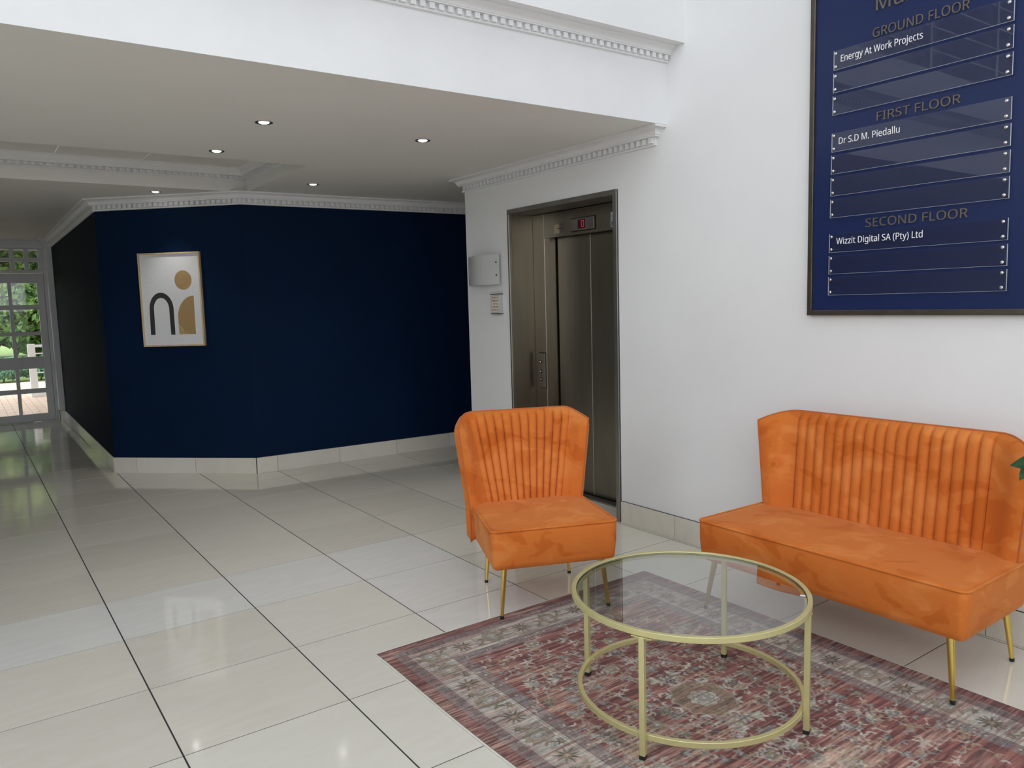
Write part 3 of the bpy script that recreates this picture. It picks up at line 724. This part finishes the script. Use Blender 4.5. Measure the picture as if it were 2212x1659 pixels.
for k in range(4):
    a = math.radians(21.5+90*k-180)
    lg = MB().box(-.0095, -.0095, .012, .0095, .0095, HT-.0215, .0015)
    ca, sa = math.cos(a), math.sin(a); R_ = .4155
    def xf(mb): mb.v = [(R_*ca+x*ca-y*sa, R_*sa+x*sa+y*ca, z) for x, y, z in mb.v]; return mb
    l = xf(lg).build('leg', M['brass'], tb)
    xf(MB().box(-.0105, -.0105, 0, .0105, .0105, .013, .001)).build('rubber_foot', M['black'], l)
    xf(MB().box(-.008, -.035, HT-.0245, .008, .035, HT-.0212)).build('fixing_plate', M['brass'], l)
    for sy in (-.024, .024):
        q = MB().lathe([(0, HT-.0285), (.003, HT-.028), (.004, HT-.0245), (0, HT-.0245)], seg=10); q.v = [(x, y+sy, z) for x, y, z in q.v]
        xf(q).build('screw', M['chrome'], l)
    q = MB().lathe([(0, 0), (.0035, 0), (.003, .002), (0, .0028)], axis='x', seg=10); q.v = [(-.0267-x, y, .070+z) for x, y, z in q.v]
    xf(q).build('screw', M['chrome'], l)
q = MB().box(-.009, -.006, HT-.005, .009, .006, HT-.0035, .0006); a = math.radians(-49)
q.v = [(.392*math.cos(a)+x*math.cos(a)-y*math.sin(a), .392*math.sin(a)+x*math.sin(a)+y*math.cos(a), z) for x, y, z in q.v]
q.build('clear_pad', pad, tb)

# ------------------------------------------------------------------ rug (its print is a colour attribute painted by code)
def make_rug():
    RW, RL, st = 1.612, 2.30, .0026
    nu, nv = int(RW/st)+1, int(RL/st)+1
    rs = np.random.RandomState(11)
    U, V = np.meshgrid(np.linspace(0, RW, nu), np.linspace(0, RL, nv))   # U from the left edge, V from the far edge
    def vnoise(su, sv, seed, warp=None):
        r = np.random.RandomState(seed); gu, gv = int(RW/su)+3, int(RL/sv)+3; g = r.rand(gv, gu)
        uu = U/su; vv = V/sv
        i = uu.astype(int); j = vv.astype(int); fu = uu-i; fv = vv-j; fu = fu*fu*(3-2*fu); fv = fv*fv*(3-2*fv)
        return (g[j, i]*(1-fu)+g[j, i+1]*fu)*(1-fv)+(g[j+1, i]*(1-fu)+g[j+1, i+1]*fu)*fv
    streak = .45*vnoise(.16, .0055, 1)+.3*vnoise(.07, .009, 2)+.25*vnoise(.05, .0028, 3)
    streak2 = .6*vnoise(.22, .012, 4)+.4*vnoise(.09, .004, 5)
    patch = .6*vnoise(.42, .16, 6)+.4*vnoise(.2, .07, 7)
    fine = vnoise(.010, .0045, 8)
    def col(c): return np.array(c, float)
    def mix(a, b, t): t = np.clip(t, 0, 1)[..., None]; return a*(1-t)+b*t
    red, pink, deep = col((152, 90, 86)), col((192, 148, 136)), col((118, 66, 70))
    cream, grey, mauve, tan, dark = col((198, 191, 186)), col((158, 152, 154)), col((146, 134, 140)), col((158, 138, 116)), col((70, 60, 62))
    t = np.clip((streak-.25)*1.7, 0, 1)
    base = mix(np.broadcast_to(deep, U.shape+(3,)), red, t*1.8); base = mix(base, pink, (t-.45)*1.3+(patch-.50)*1.8)
    d = np.minimum(np.minimum(U, RW-U), np.minimum(V, RL-V))
    img = base.copy()
    # border bands
    def band(a, b, c, amt=.85): 
        nonlocal img
        mk = (d >= a) & (d < b); img = np.where(mk[..., None], mix(img, np.broadcast_to(c, img.shape), amt*np.clip(.55+(streak2-.35)*1.5, 0, 1)), img)
    def line(a, w_, c, amt=.8):
        nonlocal img
        k = np.clip(1-np.abs(d-a)/w_, 0, 1)*amt*np.clip(.35+streak2, 0, 1); img = mix(img, np.broadcast_to(c, img.shape), k)
    band(.05, .103, mauve, .75); band(.103, .242, cream, .95); band(.242, .296, mauve*1.04, .9)
    field = d >= .296
    # stamps
    def win(cx, cy, R):
        i0, i1 = max(int((cx-R)/st), 0), min(int((cx+R)/st)+2, nu); j0, j1 = max(int((cy-R)/st), 0), min(int((cy+R)/st)+2, nv)
        return (slice(j0, j1), slice(i0, i1)) if i1 > i0 and j1 > j0 else None
    def paint(w_, k, c, amt=.9):
        amt = amt*(.62+.5*np.clip((streak2[w_]-.3)*2.2, 0, 1))
        img[w_] = mix(img[w_], np.broadcast_to(c, img[w_].shape), k*amt)
    def dots(pts, R, c, amt=.85):
        for (x, y) in pts:
            w_ = win(x, y, R*1.6)
            if w_ is None: continue
            q = np.hypot(U[w_]-x, V[w_]-y); paint(w_, np.clip((R-q)/(.35*R)+.5, 0, 1), c, amt)
    def curve(p0, ang_, n, step, turn, R, c, amt=.8):
        x, y = p0; a = ang_; pts = []
        for i in range(n):
            x += math.cos(a)*step; y += math.sin(a)*step; a += turn(i); pts.append((x, y))
        dots(pts, R, c, amt); return pts, a
    def rosette(x, y, R, npet, c1, c2, c3=None, rot=0, ell=1.0, ea=0, wob=.22):
        w_ = win(x, y, R*1.5)
        if w_ is None: return
        du, dv = U[w_]-x, V[w_]-y; ca, sa = math.cos(ea), math.sin(ea); a_, b_ = du*ca+dv*sa, (-du*sa+dv*ca)*ell
        q = np.hypot(a_, b_); th = np.arctan2(b_, a_)+rot
        ed = R*(1-wob+wob*np.abs(np.cos(npet*th/2)))
        paint(w_, np.clip((ed-q)/.003+.5, 0, 1), c1, .85)
        paint(w_, np.clip(1-np.abs(q-ed)/.0032, 0, 1), dark, .6)
        e2 = R*.62*(1-wob+wob*np.abs(np.sin(npet*th/2)))
        paint(w_, np.clip((e2-q)/.003+.5, 0, 1), c2, .85); paint(w_, np.clip(1-np.abs(q-e2)/.003, 0, 1), dark, .55)
        if c3 is not None:
            e3 = R*.28*(1-.2+.2*np.abs(np.cos(npet*th/2))); paint(w_, np.clip((e3-q)/.003+.5, 0, 1), c3, .9); paint(w_, np.clip(1-np.abs(q-e3)/.003, 0, 1), dark, .5)
    def palmette(x, y, R, a, c1, c2):
        # a fan of pointed leaves round a bulb
        for k in range(-3, 4):
            aa = a+k*.42; pts = [(x+math.cos(aa)*R*t_, y+math.sin(aa)*R*t_) for t_ in np.linspace(.2, 1-.08*abs(k), 9)]
            for (px_, py_), s_ in zip(pts, np.linspace(1, .35, 9)): dots([(px_, py_)], R*.13*s_+.0015, c1 if k % 2 else c2, .8)
        rosette(x, y, R*.42, 5, c2, c1, dark, a)
    def star(x, y, R, n, c, a0=0, wd=.12):
        for k in range(n):
            aa = a0+2*PI*k/n
            for t_ in np.linspace(.25, 1, 7): dots([(x+math.cos(aa)*R*t_, y+math.sin(aa)*R*t_)], R*wd*(1.35-t_)+.001, c, .85)
    def leafs(x, y, a, s_, c):
        for sg_ in (-1, 1):
            aa = a+sg_*.9
            for t_ in np.linspace(0, 1, 6): dots([(x+math.cos(aa)*s_*t_, y+math.sin(aa)*s_*t_)], s_*.22*math.sin(PI*(.15+.8*t_))+.001, c, .8)
    def vine(x, y, a, n, c, R=.0026, curl=.06, leaves=True):
        ph = rs.rand()*6; amp = curl*(.6+rs.rand())
        p, ae = curve((x, y), a, n, .004, lambda i: amp*math.sin(i*.16+ph), R, c, .8)
        if leaves:
            for q in range(6, n-2, 9):
                leafs(p[q][0], p[q][1], a+rs.uniform(-.6, .6), .014+.01*rs.rand(), (cream, grey, tan*1.1)[rs.randint(3)])
        return p[-1]
    # field motifs, mirrored about both axes
    cx, cy = RW/2, RL/2-.045
    rf = np.random.RandomState(5)
    seeds = []
    tries = 0
    while len(seeds) < 44 and tries < 6000:
        tries += 1
        x, y = rf.uniform(.32, cx), rf.uniform(.32, cy)
        if math.hypot(x-cx, y-cy) < .17: continue
        if all(math.hypot(x-a, y-b) > .088 for a, b in seeds): seeds.append((x, y))
    for n_, (x0_, y0_) in enumerate(seeds):
        kd = rf.randint(6); rr0 = rf.uniform(.018, .034); aa = rf.rand()*6.28; c1 = (cream, grey, tan, cream)[rf.randint(4)]; c2 = (mauve, tan, grey, dark*1.4)[rf.randint(4)]; ln = rf.randint(28, 74)
        for sx in (1, -1):
            for sy in (1, -1):
                x = cx+sx*(cx-x0_); y = cy+sy*(cy-y0_); a = math.atan2(sy*math.sin(aa), sx*math.cos(aa))
                if not (.31 < x < RW-.31 and .31 < y < RL-.31): continue
                if kd == 0: rosette(x, y, rr0*1.2, 8, c1, c2, cream, a)
                elif kd == 1: palmette(x, y, rr0*1.35, a, c1, c2)
                elif kd == 2: star(x, y, rr0*1.1, 7, c2, a); rosette(x, y, rr0*.35, 6, c1, c2)
                elif kd == 3: leafs(x, y, a, rr0, c1); leafs(x+.01, y+.006, a+2, rr0*.8, c2)
                elif kd == 4: rosette(x, y, rr0*.8, 6, c2, c1, None, a); leafs(x, y, a, rr0*1.3, c1)
                else: star(x, y, rr0, 5, c1, a, .16)
                for q in range(2): vine(x, y, a+q*2.2, ln, cream if q == 0 else grey*1.15, R=.0017 if q else .0023)
    # centre medallion
    w_ = win(cx, cy, .2); du, dv = U[w_]-cx, V[w_]-cy
    q = np.hypot(du*1.0, dv*.86); th = np.arctan2(dv, du); ed = .105*(1+.12*np.abs(np.sin(4*th))+.05*np.cos(16*th))
    paint(w_, np.clip((ed-q)/.006+.5, 0, 1), tan, .75); paint(w_, np.clip(1-np.abs(q-ed)/.007, 0, 1), cream, .75)
    for k in range(8): leafs(cx+.122*math.cos(k*PI/4), cy+.122*math.sin(k*PI/4), k*PI/4, .03, cream); dots([(cx+.082*math.cos(k*PI/4+.4), cy+.09*math.sin(k*PI/4+.4))], .009, dark*1.5, .6)
    rosette(cx, cy, .062, 8, cream, cream*.98, mauve, 0, 1, 0, .18); rosette(cx, cy, .042, 8, cream*.95, grey, cream, .39, 1, 0, .25)
    for sy in (-1, 1): palmette(cx, cy+sy*.165, .05, sy*PI/2, cream, mauve); vine(cx, cy+sy*.12, sy*PI/2+.8, 30, cream); vine(cx, cy+sy*.12, sy*PI/2-.8, 30, cream)
    # main border flowers, guard border rosettes
    def along(dist, step, off=0):
        out = []
        per = [((dist, dist), (RW-dist, dist)), ((RW-dist, dist), (RW-dist, RL-dist)), ((RW-dist, RL-dist), (dist, RL-dist)), ((dist, RL-dist), (dist, dist))]
        for (a, b) in per:
            Ln = math.hypot(b[0]-a[0], b[1]-a[1]); n = max(1, round(Ln/step)); an = math.atan2(b[1]-a[1], b[0]-a[0])
            for k in range(n): s_ = (k+off)/n; out.append((a[0]+(b[0]-a[0])*s_, a[1]+(b[1]-a[1])*s_, an, k))
        return out
    for k_, (x, y, a, k) in enumerate(along(.172, .155)):
        if k % 2 == 0: rosette(x, y, .060, 9, tan, grey*1.1, cream, a, 1.35, a+PI/2); leafs(x+math.cos(a)*.05, y+math.sin(a)*.05, a, .03, tan*.9); leafs(x-math.cos(a)*.05, y-math.sin(a)*.05, a+PI, .03, tan*.9)
        else: star(x, y, .045, 9+(k_*5) % 4, dark*1.2, a+k_, .10); star(x, y, .040, 7, tan, a+.3, .12); rosette(x, y, .016, 6, tan*1.2, pink, None)
        for q in range(3): vine(x+math.cos(a)*.03, y+math.sin(a)*.03, a+(q-1)*.8, 26, (mauve, tan, grey*.9)[q], R=.0018, curl=.12, leaves=(q == 1))
    for (x, y, a, k) in along(.172, .155, .5):
        o1 = .036*(1 if k % 2 else -1); x += -math.sin(a)*o1; y += math.cos(a)*o1
        star(x, y, .022, 6, mauve*.8, a); rosette(x, y, .010, 5, pink, mauve); leafs(x, y, a+1.5, .022, tan)
    for (x, y, a, k) in along(.269, .052, .5):
        rosette(x, y, .0125, 6, cream*.97 if k % 2 else pink*1.05, mauve if k % 2 else cream, None); leafs(x+math.cos(a)*.024, y+math.sin(a)*.024, a, .009, mauve*.75)
    for (x, y, a, k) in along(.078, .06, .5): leafs(x, y, a+(PI if k % 2 else 0), .017, mauve*.72); rosette(x+math.cos(a)*.03, y+math.sin(a)*.03, .008, 5, cream, mauve)
    for a, w_, c, am in ((.05, .0022, dark*1.3, .6), (.103, .0035, cream*1.05, .9), (.107, .0018, dark*1.4, .5), (.226, .004, cream*1.08, .95), (.238, .0025, cream*1.05, .9), (.242, .002, dark, .75), (.248, .0016, dark*1.2, .6), (.292, .0025, dark*1.1, .75), (.297, .0022, cream, .6)): line(a, w_, c, am)
    # fading and abrash: horizontal streaks of wear over everything
    wear = np.clip((streak-.53)*3.0, 0, 1)*.55
    img = mix(img, base, wear*np.where(field, 1.0, .55))
    pale = np.clip((patch-.50)*2.2, 0, 1)*np.clip((V-.9)/.8+.1, 0, 1)
    img = mix(img, img*.62+col((205, 178, 165))*.38, pale)
    img *= (.90+.20*streak+.10*(fine-.5))[..., None]
    grain = vnoise(.03, .0052, 21); img *= (.90+.20*grain)[..., None]
    edge_ = d < .004; img[edge_] = col((120, 112, 108))
    lum = img.mean(-1, keepdims=True); img = lum+(img-lum)*np.where(field, .86, .78)[..., None]; img = img*np.array([.98, 1.0, .955])*.97
    img = img*(1-.10*np.clip((.55-streak)*4, 0, 1))[..., None]
    lin = np.clip(img/255, 0, 1); lin = np.where(lin <= .04045, lin/12.92, ((lin+.055)/1.055)**2.4)
    # mesh
    z = np.full(U.shape, RUGT)
    # slight waviness and a lifted hem at the left edge
    z += .0012*(vnoise(.3, .25, 31)-.5)*np.clip(d/.03, 0, 1)
    X = 1.335+U+np.where(U < .004, -.0005, 0)+.004*np.sin(V*5.3+1)*np.clip(1-U/.2, 0, 1); Y = 2.941-V
    co = np.stack([X, Y, z], -1).reshape(-1, 3).astype(np.float32)
    me = bpy.data.meshes.new('pile'); me.vertices.add(len(co)); me.vertices.foreach_set('co', co.ravel())
    I = (np.arange(nv-1)[:, None]*nu+np.arange(nu-1)[None, :]); quads = np.stack([I, I+nu, I+nu+1, I+1], -1).reshape(-1, 4)
    me.loops.add(quads.size); me.loops.foreach_set('vertex_index', quads.ravel().astype(np.int32))
    me.polygons.add(len(quads)); me.polygons.foreach_set('loop_start', (np.arange(len(quads))*4).astype(np.int32))
    me.update(calc_edges=True)
    at = me.color_attributes.new('print', 'FLOAT_COLOR', 'POINT'); rgba = np.ones((len(co), 4), np.float32); rgba[:, :3] = lin.reshape(-1, 3); at.data.foreach_set('color', rgba.ravel())
    mt = mat('rug_print', (.4, .2, .2), .92, 0, .1, Sheen_Weight=.15); b = mt.node_tree.nodes['Principled BSDF']
    an = N(mt, 'ShaderNodeVertexColor', layer_name='print'); tcn = N(mt, 'ShaderNodeTexCoord'); mp = N(mt, 'ShaderNodeMapping'); mp.inputs['Scale'].default_value = (.12, 1, 1)
    nn = N(mt, 'ShaderNodeTexNoise', i_Scale=420.0, i_Detail=3); mr = N(mt, 'ShaderNodeMapRange'); mr.inputs['To Min'].default_value = .62; mr.inputs['To Max'].default_value = 1.38
    mx = N(mt, 'ShaderNodeMix', data_type='RGBA', blend_type='MULTIPLY'); mx.inputs[0].default_value = 1
    L(mt, tcn.outputs['Object'], mp.inputs['Vector']); L(mt, mp.outputs[0], nn.inputs['Vector']); L(mt, nn.outputs['Fac'], mr.inputs['Value'])
    L(mt, an.outputs['Color'], mx.inputs[6]); L(mt, mr.outputs[0], mx.inputs[7]); L(mt, mx.outputs[2], b.inputs['Base Color'])
    bp = N(mt, 'ShaderNodeBump', i_Strength=.3, i_Distance=.001); L(mt, nn.outputs['Fac'], bp.inputs['Height']); L(mt, bp.outputs[0], b.inputs['Normal'])
    me.materials.append(mt)
    root = thing('area_rug', 'faded red and cream oriental rug with floral border under the coffee table', 'rug', (0, 0, 0))
    link('pile', me, root)
    hem = MB()
    loop = [(1.334+.004*math.sin(v*5.3+1), 2.941-v, .003) for v in np.linspace(0, RL, 60)]+[(1.335+u, 2.941-RL, .003) for u in np.linspace(.05, RW, 20)]+[(1.335+RW, 2.941-v, .003) for v in np.linspace(RL-.04, 0, 40)]+[(1.335+u, 2.9415, .003) for u in np.linspace(RW-.04, .05, 20)]
    hem.tube(loop, .0042, 6, closed=True).build('bound_edge', mat('hem_cream', (.66, .64, .58), .8), root, smooth=True, label='pale stitched edge binding')
make_rug()

# ------------------------------------------------------------------ leafy plant at the right edge
M['leaf'] = noise_mat('plant_leaf', (.012, .055, .02), (.03, .10, .035), 25, rough=.4, spec=.4, dist=.5)
pl_ = thing('potted_plant', 'green leafy plant reaching into view at the right end of the sofa', 'plant', (3.08, .45, 0))
MB().lathe([(.09, 0), (.12, .01), (.15, .28), (.155, .30), (.14, .30), (.13, .27), (0, .27)], seg=32).build('pot', mat('grey_pot', (.35, .35, .34), .5), pl_, smooth=True, angle=40)
MB().lathe([(0, .26), (.13, .262), (.128, .275), (0, .28)], seg=24).build('soil', mat('soil', (.03, .02, .015), .9), pl_)
def leaf_mesh():
    mb = MB(); n = 10; rows = []
    for k in range(n+1):
        t = k/n; w_ = .033*math.sin(PI*t**.8)**.9*(1-.25*t)+(0 if 0 < k < n else .0004)
        zc = -.022*t*t
        rows.append([(-w_, t*.10, zc+.006*w_/.03), (-w_*.5, t*.10, zc+.001), (0, t*.10, zc-.002), (w_*.5, t*.10, zc+.001), (w_, t*.10, zc+.006*w_/.03)])
    for r in rows: mb.v += r
    for k in range(n):
        for i in range(4): mb.f.append((k*5+i, k*5+i+1, (k+1)*5+i+1, (k+1)*5+i))
    o = len(mb.v); mb.v += [(x, y, z-.0006) for x, y, z in mb.v]; mb.f += [tuple(o+i for i in f)[::-1] for f in mb.f[:]]
    return mb
lm = None
rp_ = random.Random(4)
def add_leaf(p, yaw, pitch, roll=0, s=1):
    global lm
    if lm is None: o = leaf_mesh().build('leaf', M['leaf'], pl_, smooth=True); lm = o.data
    else: o = link('leaf', lm, pl_)
    o.matrix_basis = Matrix.Translation(Vector(p)-Vector((3.08, .45, 0))) @ Matrix.Rotation(yaw, 4, 'Z') @ Matrix.Rotation(pitch, 4, 'X') @ Matrix.Rotation(roll, 4, 'Y') @ Matrix.Scale(s, 4)
stems = []
for k in range(9):
    a = rp_.uniform(.2, 2.9); ln = rp_.uniform(.14, .30); h = rp_.uniform(.8, 1.25)
    pts = [(0, 0, .27)]+[(math.cos(a)*ln*t**1.5, math.sin(a)*ln*t**1.5, .27+(h-.27)*t) for t in (.25, .5, .75, 1)]
    MB().tube(pts, [.006, .005, .004, .003, .002], 6).build('stem', M['leaf'], pl_, smooth=True)
    for t in (.4, .55, .7, .85, 1):
        add_leaf((3.08+math.cos(a)*ln*t**1.5, .45+math.sin(a)*ln*t**1.5, .27+(h-.27)*t), rp_.uniform(0, 6.28), rp_.uniform(-.6, .5), rp_.uniform(-.5, .5), rp_.uniform(.8, 1.15))
# the branch that shows: leaves reaching past the sofa's end
MB().tube([(0, 0, .28), (-.06, .2, .6), (-.16, .42, .8), (-.20, .55, .90)], [.006, .005, .004, .002], 6).build('stem', M['leaf'], pl_, smooth=True)
add_leaf((2.888, 1.035, .912), .02, -.10, -.75, 1.08)
add_leaf((2.885, 1.068, .895), -.1, -.9, .9, .62)
add_leaf((2.90, 1.02, .975), .0, .05, -.7, .85)
add_leaf((2.88, 1.03, .945), -.15, -.1, -.6, .72)

# ------------------------------------------------------------------ garden door
DY = 12.62
def door_leaf(name, x0, w_, handle):
    dr = bpy.data.objects.new(name, None); C.objects.link(dr); dr.location = (x0, DY, 0); struct(dr)
    st_, mu = .088, .045; px_ = [(st_, (w_-mu)/2), ((w_+mu)/2, w_-st_)]
    rz_ = [(1.623, 1.925), (1.255, 1.561), (.905, 1.203), (.462, .742), (.108, .398)]
    f = MB()
    def bxx(a, b_, c, d, nm, ch=.004): MB().box(a, 0, b_, c, .045, d, ch).build(nm, M['white_paint_wood'], dr)
    bxx(0, .012, st_, 2.055, 'stile'); bxx(w_-st_, .012, w_, 2.055, 'stile')
    bxx(st_, 1.925, w_-st_, 2.055, 'rail'); bxx(st_, .742, w_-st_, .905, 'rail'); bxx(st_, .012, w_-st_, .108, 'rail')
    for a, b_ in ((1.561, 1.623), (1.203, 1.255), (.398, .462)): bxx(st_, a, w_-st_, b_, 'glazing_bar')
    for a, b_ in ((.108, .742), (.905, 1.925)): MB().box(px_[0][1], .003, a, px_[1][0], .042, b_, .003).build('glazing_bar', M['white_paint_wood'], dr)
    for z0, z1 in rz_:
        for a, b_ in px_: MB().box(a-.004, .02, z0-.004, b_+.004, .025, z1+.004).build('pane', M['glass'], dr)
    return dr
door_leaf('door_1', .203, .82, 0); door_leaf('door_2', -.6185, .82, 0)
fm = MB(); fm.box(1.025, DY-.02, 0, 1.065, DY+.09, 2.40, .004).box(-1.45, DY-.02, 2.06, 1.03, DY+.09, 2.10, .004).box(-1.45, DY-.02, 2.375, 1.03, DY+.09, 2.41, .004).box(-1.45, DY-.02, 0, -1.40, DY+.09, 2.4)
fr_ = struct(fm.build('trim_5', M['white_paint_wood'])); fr_['label'] = 'white painted door frame with small paned transom'
for x0 in [1.03-.166*k for k in range(0, 15)]:
    MB().box(x0-.052, DY, 2.10, x0, DY+.05, 2.376).build('transom_bar', M['white_paint_wood'], fr_)
MB().box(-1.4, DY-.004, 2.214, 1.028, DY+.045, 2.268).build('transom_bar', M['white_paint_wood'], fr_)
MB().box(-1.4, DY+.02, 2.10, 1.03, DY+.025, 2.376).build('transom_glass', M['glass'], fr_)
# fixed glazed panel left of the doors
struct(MB().box(-1.4, DY, 0, -.63, DY+.06, 2.06).build('trim_6', M['white_paint_wood']))

# ------------------------------------------------------------------ outside
GZ = -.05
pv = MB(); pv.box(-12, 12.85, -.3, 14, 21.0, GZ-.0012); pav = struct(pv.build('floor_terrace', mat('sand_joint', (.16, .115, .09), .9)))
PAV = [noise_mat('clay_paver_a', s2l((238, 208, 184)), s2l((245, 218, 196)), 6, rough=.85), noise_mat('clay_paver_b', s2l((230, 196, 170)), s2l((240, 208, 184)), 6, rough=.85)]
restp = MB(); n_p = 0
y = 12.87; row = 0
while y < 20.9:
    x = -3.0+(.11 if row % 2 else 0)
    while x < 5:
        q = camxy((x+.1, y+.05, GZ)); vis = q and -8 < q[0] < 118 and q[1] < 905 and y < 17.6
        if vis and n_p < 285:
            MB().box(x, y, GZ-.04, x+.211, y+.101, GZ).build('paver', PAV[(row+int(x*10)) % 2], pav); n_p += 1
        else: restp.box(x, y, GZ-.04, x+.211, y+.101, GZ)
        x += .22
    y += .11; row += 1
restp.build('pavers_beyond', PAV[0], pav, kind='stuff')
grass = noise_mat('lawn', s2l((116, 142, 70)), s2l((158, 180, 100)), 8, rough=.9, detail=8)
lw = MB().box(-60, 21, -.5, 60, 70, -.075).build('lawn', grass)
tagm(lw, 'green lawn behind the low planting outside the garden door', 'grass'); lw['kind'] = 'stuff'
struct(MB().box(-60, -60, -.6, 60, 21, -.31).build('ground', noise_mat('ground', (.25, .24, .22), (.3, .29, .26), 1)))

def foliage(center, size, n, leaf, m_, name, parent, seed, hollow=.55, boxy=False):
    r = np.random.RandomState(seed)
    dd = r.normal(size=(n, 3)); dd /= np.linalg.norm(dd, axis=1)[:, None]
    rad = hollow+(1-hollow)*r.rand(n)**.5; lump = 1+.18*np.sin(dd[:, 0]*7+seed)*np.cos(dd[:, 2]*6)
    P = dd*(rad*lump)[:, None]*np.array(size)+np.array(center)
    if boxy: P = (r.rand(n, 3)*2-1)*np.array(size)+np.array(center)
    ax = r.normal(size=(n, 3)); ax /= np.linalg.norm(ax, axis=1)[:, None]; bx = np.cross(ax, r.normal(size=(n, 3))); bx /= np.linalg.norm(bx, axis=1)[:, None]
    sz = leaf*(.6+.8*r.rand(n))[:, None]
    q = np.stack([P-ax*sz, P+bx*sz*.5, P+ax*sz, P-bx*sz*.5], 1).reshape(-1, 3)
    me = bpy.data.meshes.new(name); me.from_pydata(q.tolist(), [], [tuple(range(4*i, 4*i+4)) for i in range(n)]); me.materials.append(m_)
    o = link(name, me, parent, kind='stuff'); return o
G1 = noise_mat('bright_leaves', s2l((138, 160, 84)), s2l((200, 208, 136)), 3, rough=.6, lo=.3, hi=.7)
G2 = noise_mat('dark_leaves', s2l((52, 84, 40)), s2l((120, 156, 70)), 4, rough=.6)
G3 = noise_mat('blue_green_leaves', s2l((70, 120, 92)), s2l((120, 165, 130)), 5, rough=.6)
bark = noise_mat('bark', (.08, .06, .045), (.16, .12, .09), 12, rough=.9, stretch=(1, 1, .2))
def bush(name, label, cat, loc, size, n, leaf, m_, seed, trunk=.05, group=None, boxy=False):
    t = thing(name, label, cat, loc, group=group)
    foliage((0, 0, size[2]*(1.05 if boxy else 1.24)-.02), size, n, leaf, m_, 'foliage', t, seed, .35, boxy)
    MB().tube([(0, 0, -.06), (.05, 0, size[2]*.5), (0, .05, size[2]*1.2)], [trunk, trunk*.8, trunk*.4], 8).build('trunk', bark, t, smooth=True)
# low planting at the end of the terrace
for k, x in enumerate((-.9, .0, .75, 1.5, 2.4)):
    bush('ground_cover_shrub', ('blue-green low shrub bordering the terrace, '+('leftmost, hidden by the door leaf', 'seen through the left panes', 'seen through the right panes left of the white post', 'right of the white post', 'far right behind the railing')[k]), 'shrub', (x, 21.5, -.03), (.62, .45, .25), 2600, .06, G3, 40+k, .02, 'low shrubs along the terrace')
bush('tree', 'bright green leafy tree behind the lawn, filling the upper left panes', 'tree', (.3, 29, 0), (1.7, 1.4, 2.7), 7000, .17, G1, 3, .14)
bush('tree', 'yellow-green leafy tree behind the lawn, seen above the white railing', 'tree', (3.3, 26.2, 0), (1.45, 1.2, 2.3), 8000, .15, G1, 5, .12)
bush('tree', 'dark green tree close behind the white balustrade', 'tree', (1.72, 22.8, 0), (.85, .8, 1.35), 5200, .11, G2, 9, .07)
bush('hedge', 'tall dark hedge closing off the far side of the lawn', 'hedge', (2, 35, .25), (9, 1.0, 3.2), 24000, .30, G2, 12, .2, boxy=True)
struct(MB().box(-4, 16.6, 2.42, 5, 16.75, 3.6).box(-4, 13.2, 3.5, 5, 16.75, 3.6).build('ceiling_porch', noise_mat('weathered_timber', (.10, .09, .08), (.22, .20, .17), 9, rough=.8)))
bush('climbing_shrub', 'dark climber with a few pale leaves hanging above the garden door', 'shrub', (.5, 16.2, 2.06), (2.2, .25, .26), 1500, .07, G2, 14, .03)
# balustrade
wp = noise_mat('white_render', (.78, .77, .75), (.82, .81, .79), 5, rough=.7)
bl_ = thing('balustrade', 'white masonry post with metal railing on the terrace beyond the glass door', 'railing', (1.08, 17.02, GZ))
MB().box(-.06, -.06, 0, .06, .06, .99, .004).build('post', wp, bl_)
MB().box(.06, -.05, 0, 2.6, .07, .14, .004).build('plinth', wp, bl_)
MB().box(.06, -.03, .93, 2.6, .03, .975, .003).build('handrail', wp, bl_)
for z in (.80, .58, .44, .27): MB().box(.06, -.012, z, 2.6, .012, z+.022).build('rail', wp, bl_)
for k in range(12): MB().box(.19+.2*k, -.01, .14, .208+.2*k, .01, .94).build('bar', wp, bl_)

# ------------------------------------------------------------------ gallery railing above the beam (seen mirrored in the sign)
gr_ = thing('gallery_railing', 'white metal railing along the upper gallery edge', 'railing', (0, 3.25, 3.21))
for k in range(10): MB().box(.45-1.15*k+1.15*2, -.02, 0, .49-1.15*k+1.15*2, .02, 1.02).build('post', M['white_paint_wood'], gr_)
for z in (.18, .36, .54, .72, .98): MB().box(-5.4, -.012, z, 3.5, .012, z+(.04 if z > .9 else .014)).build('rail', M['white_paint_wood'], gr_)
bpy.context.view_layer.update()
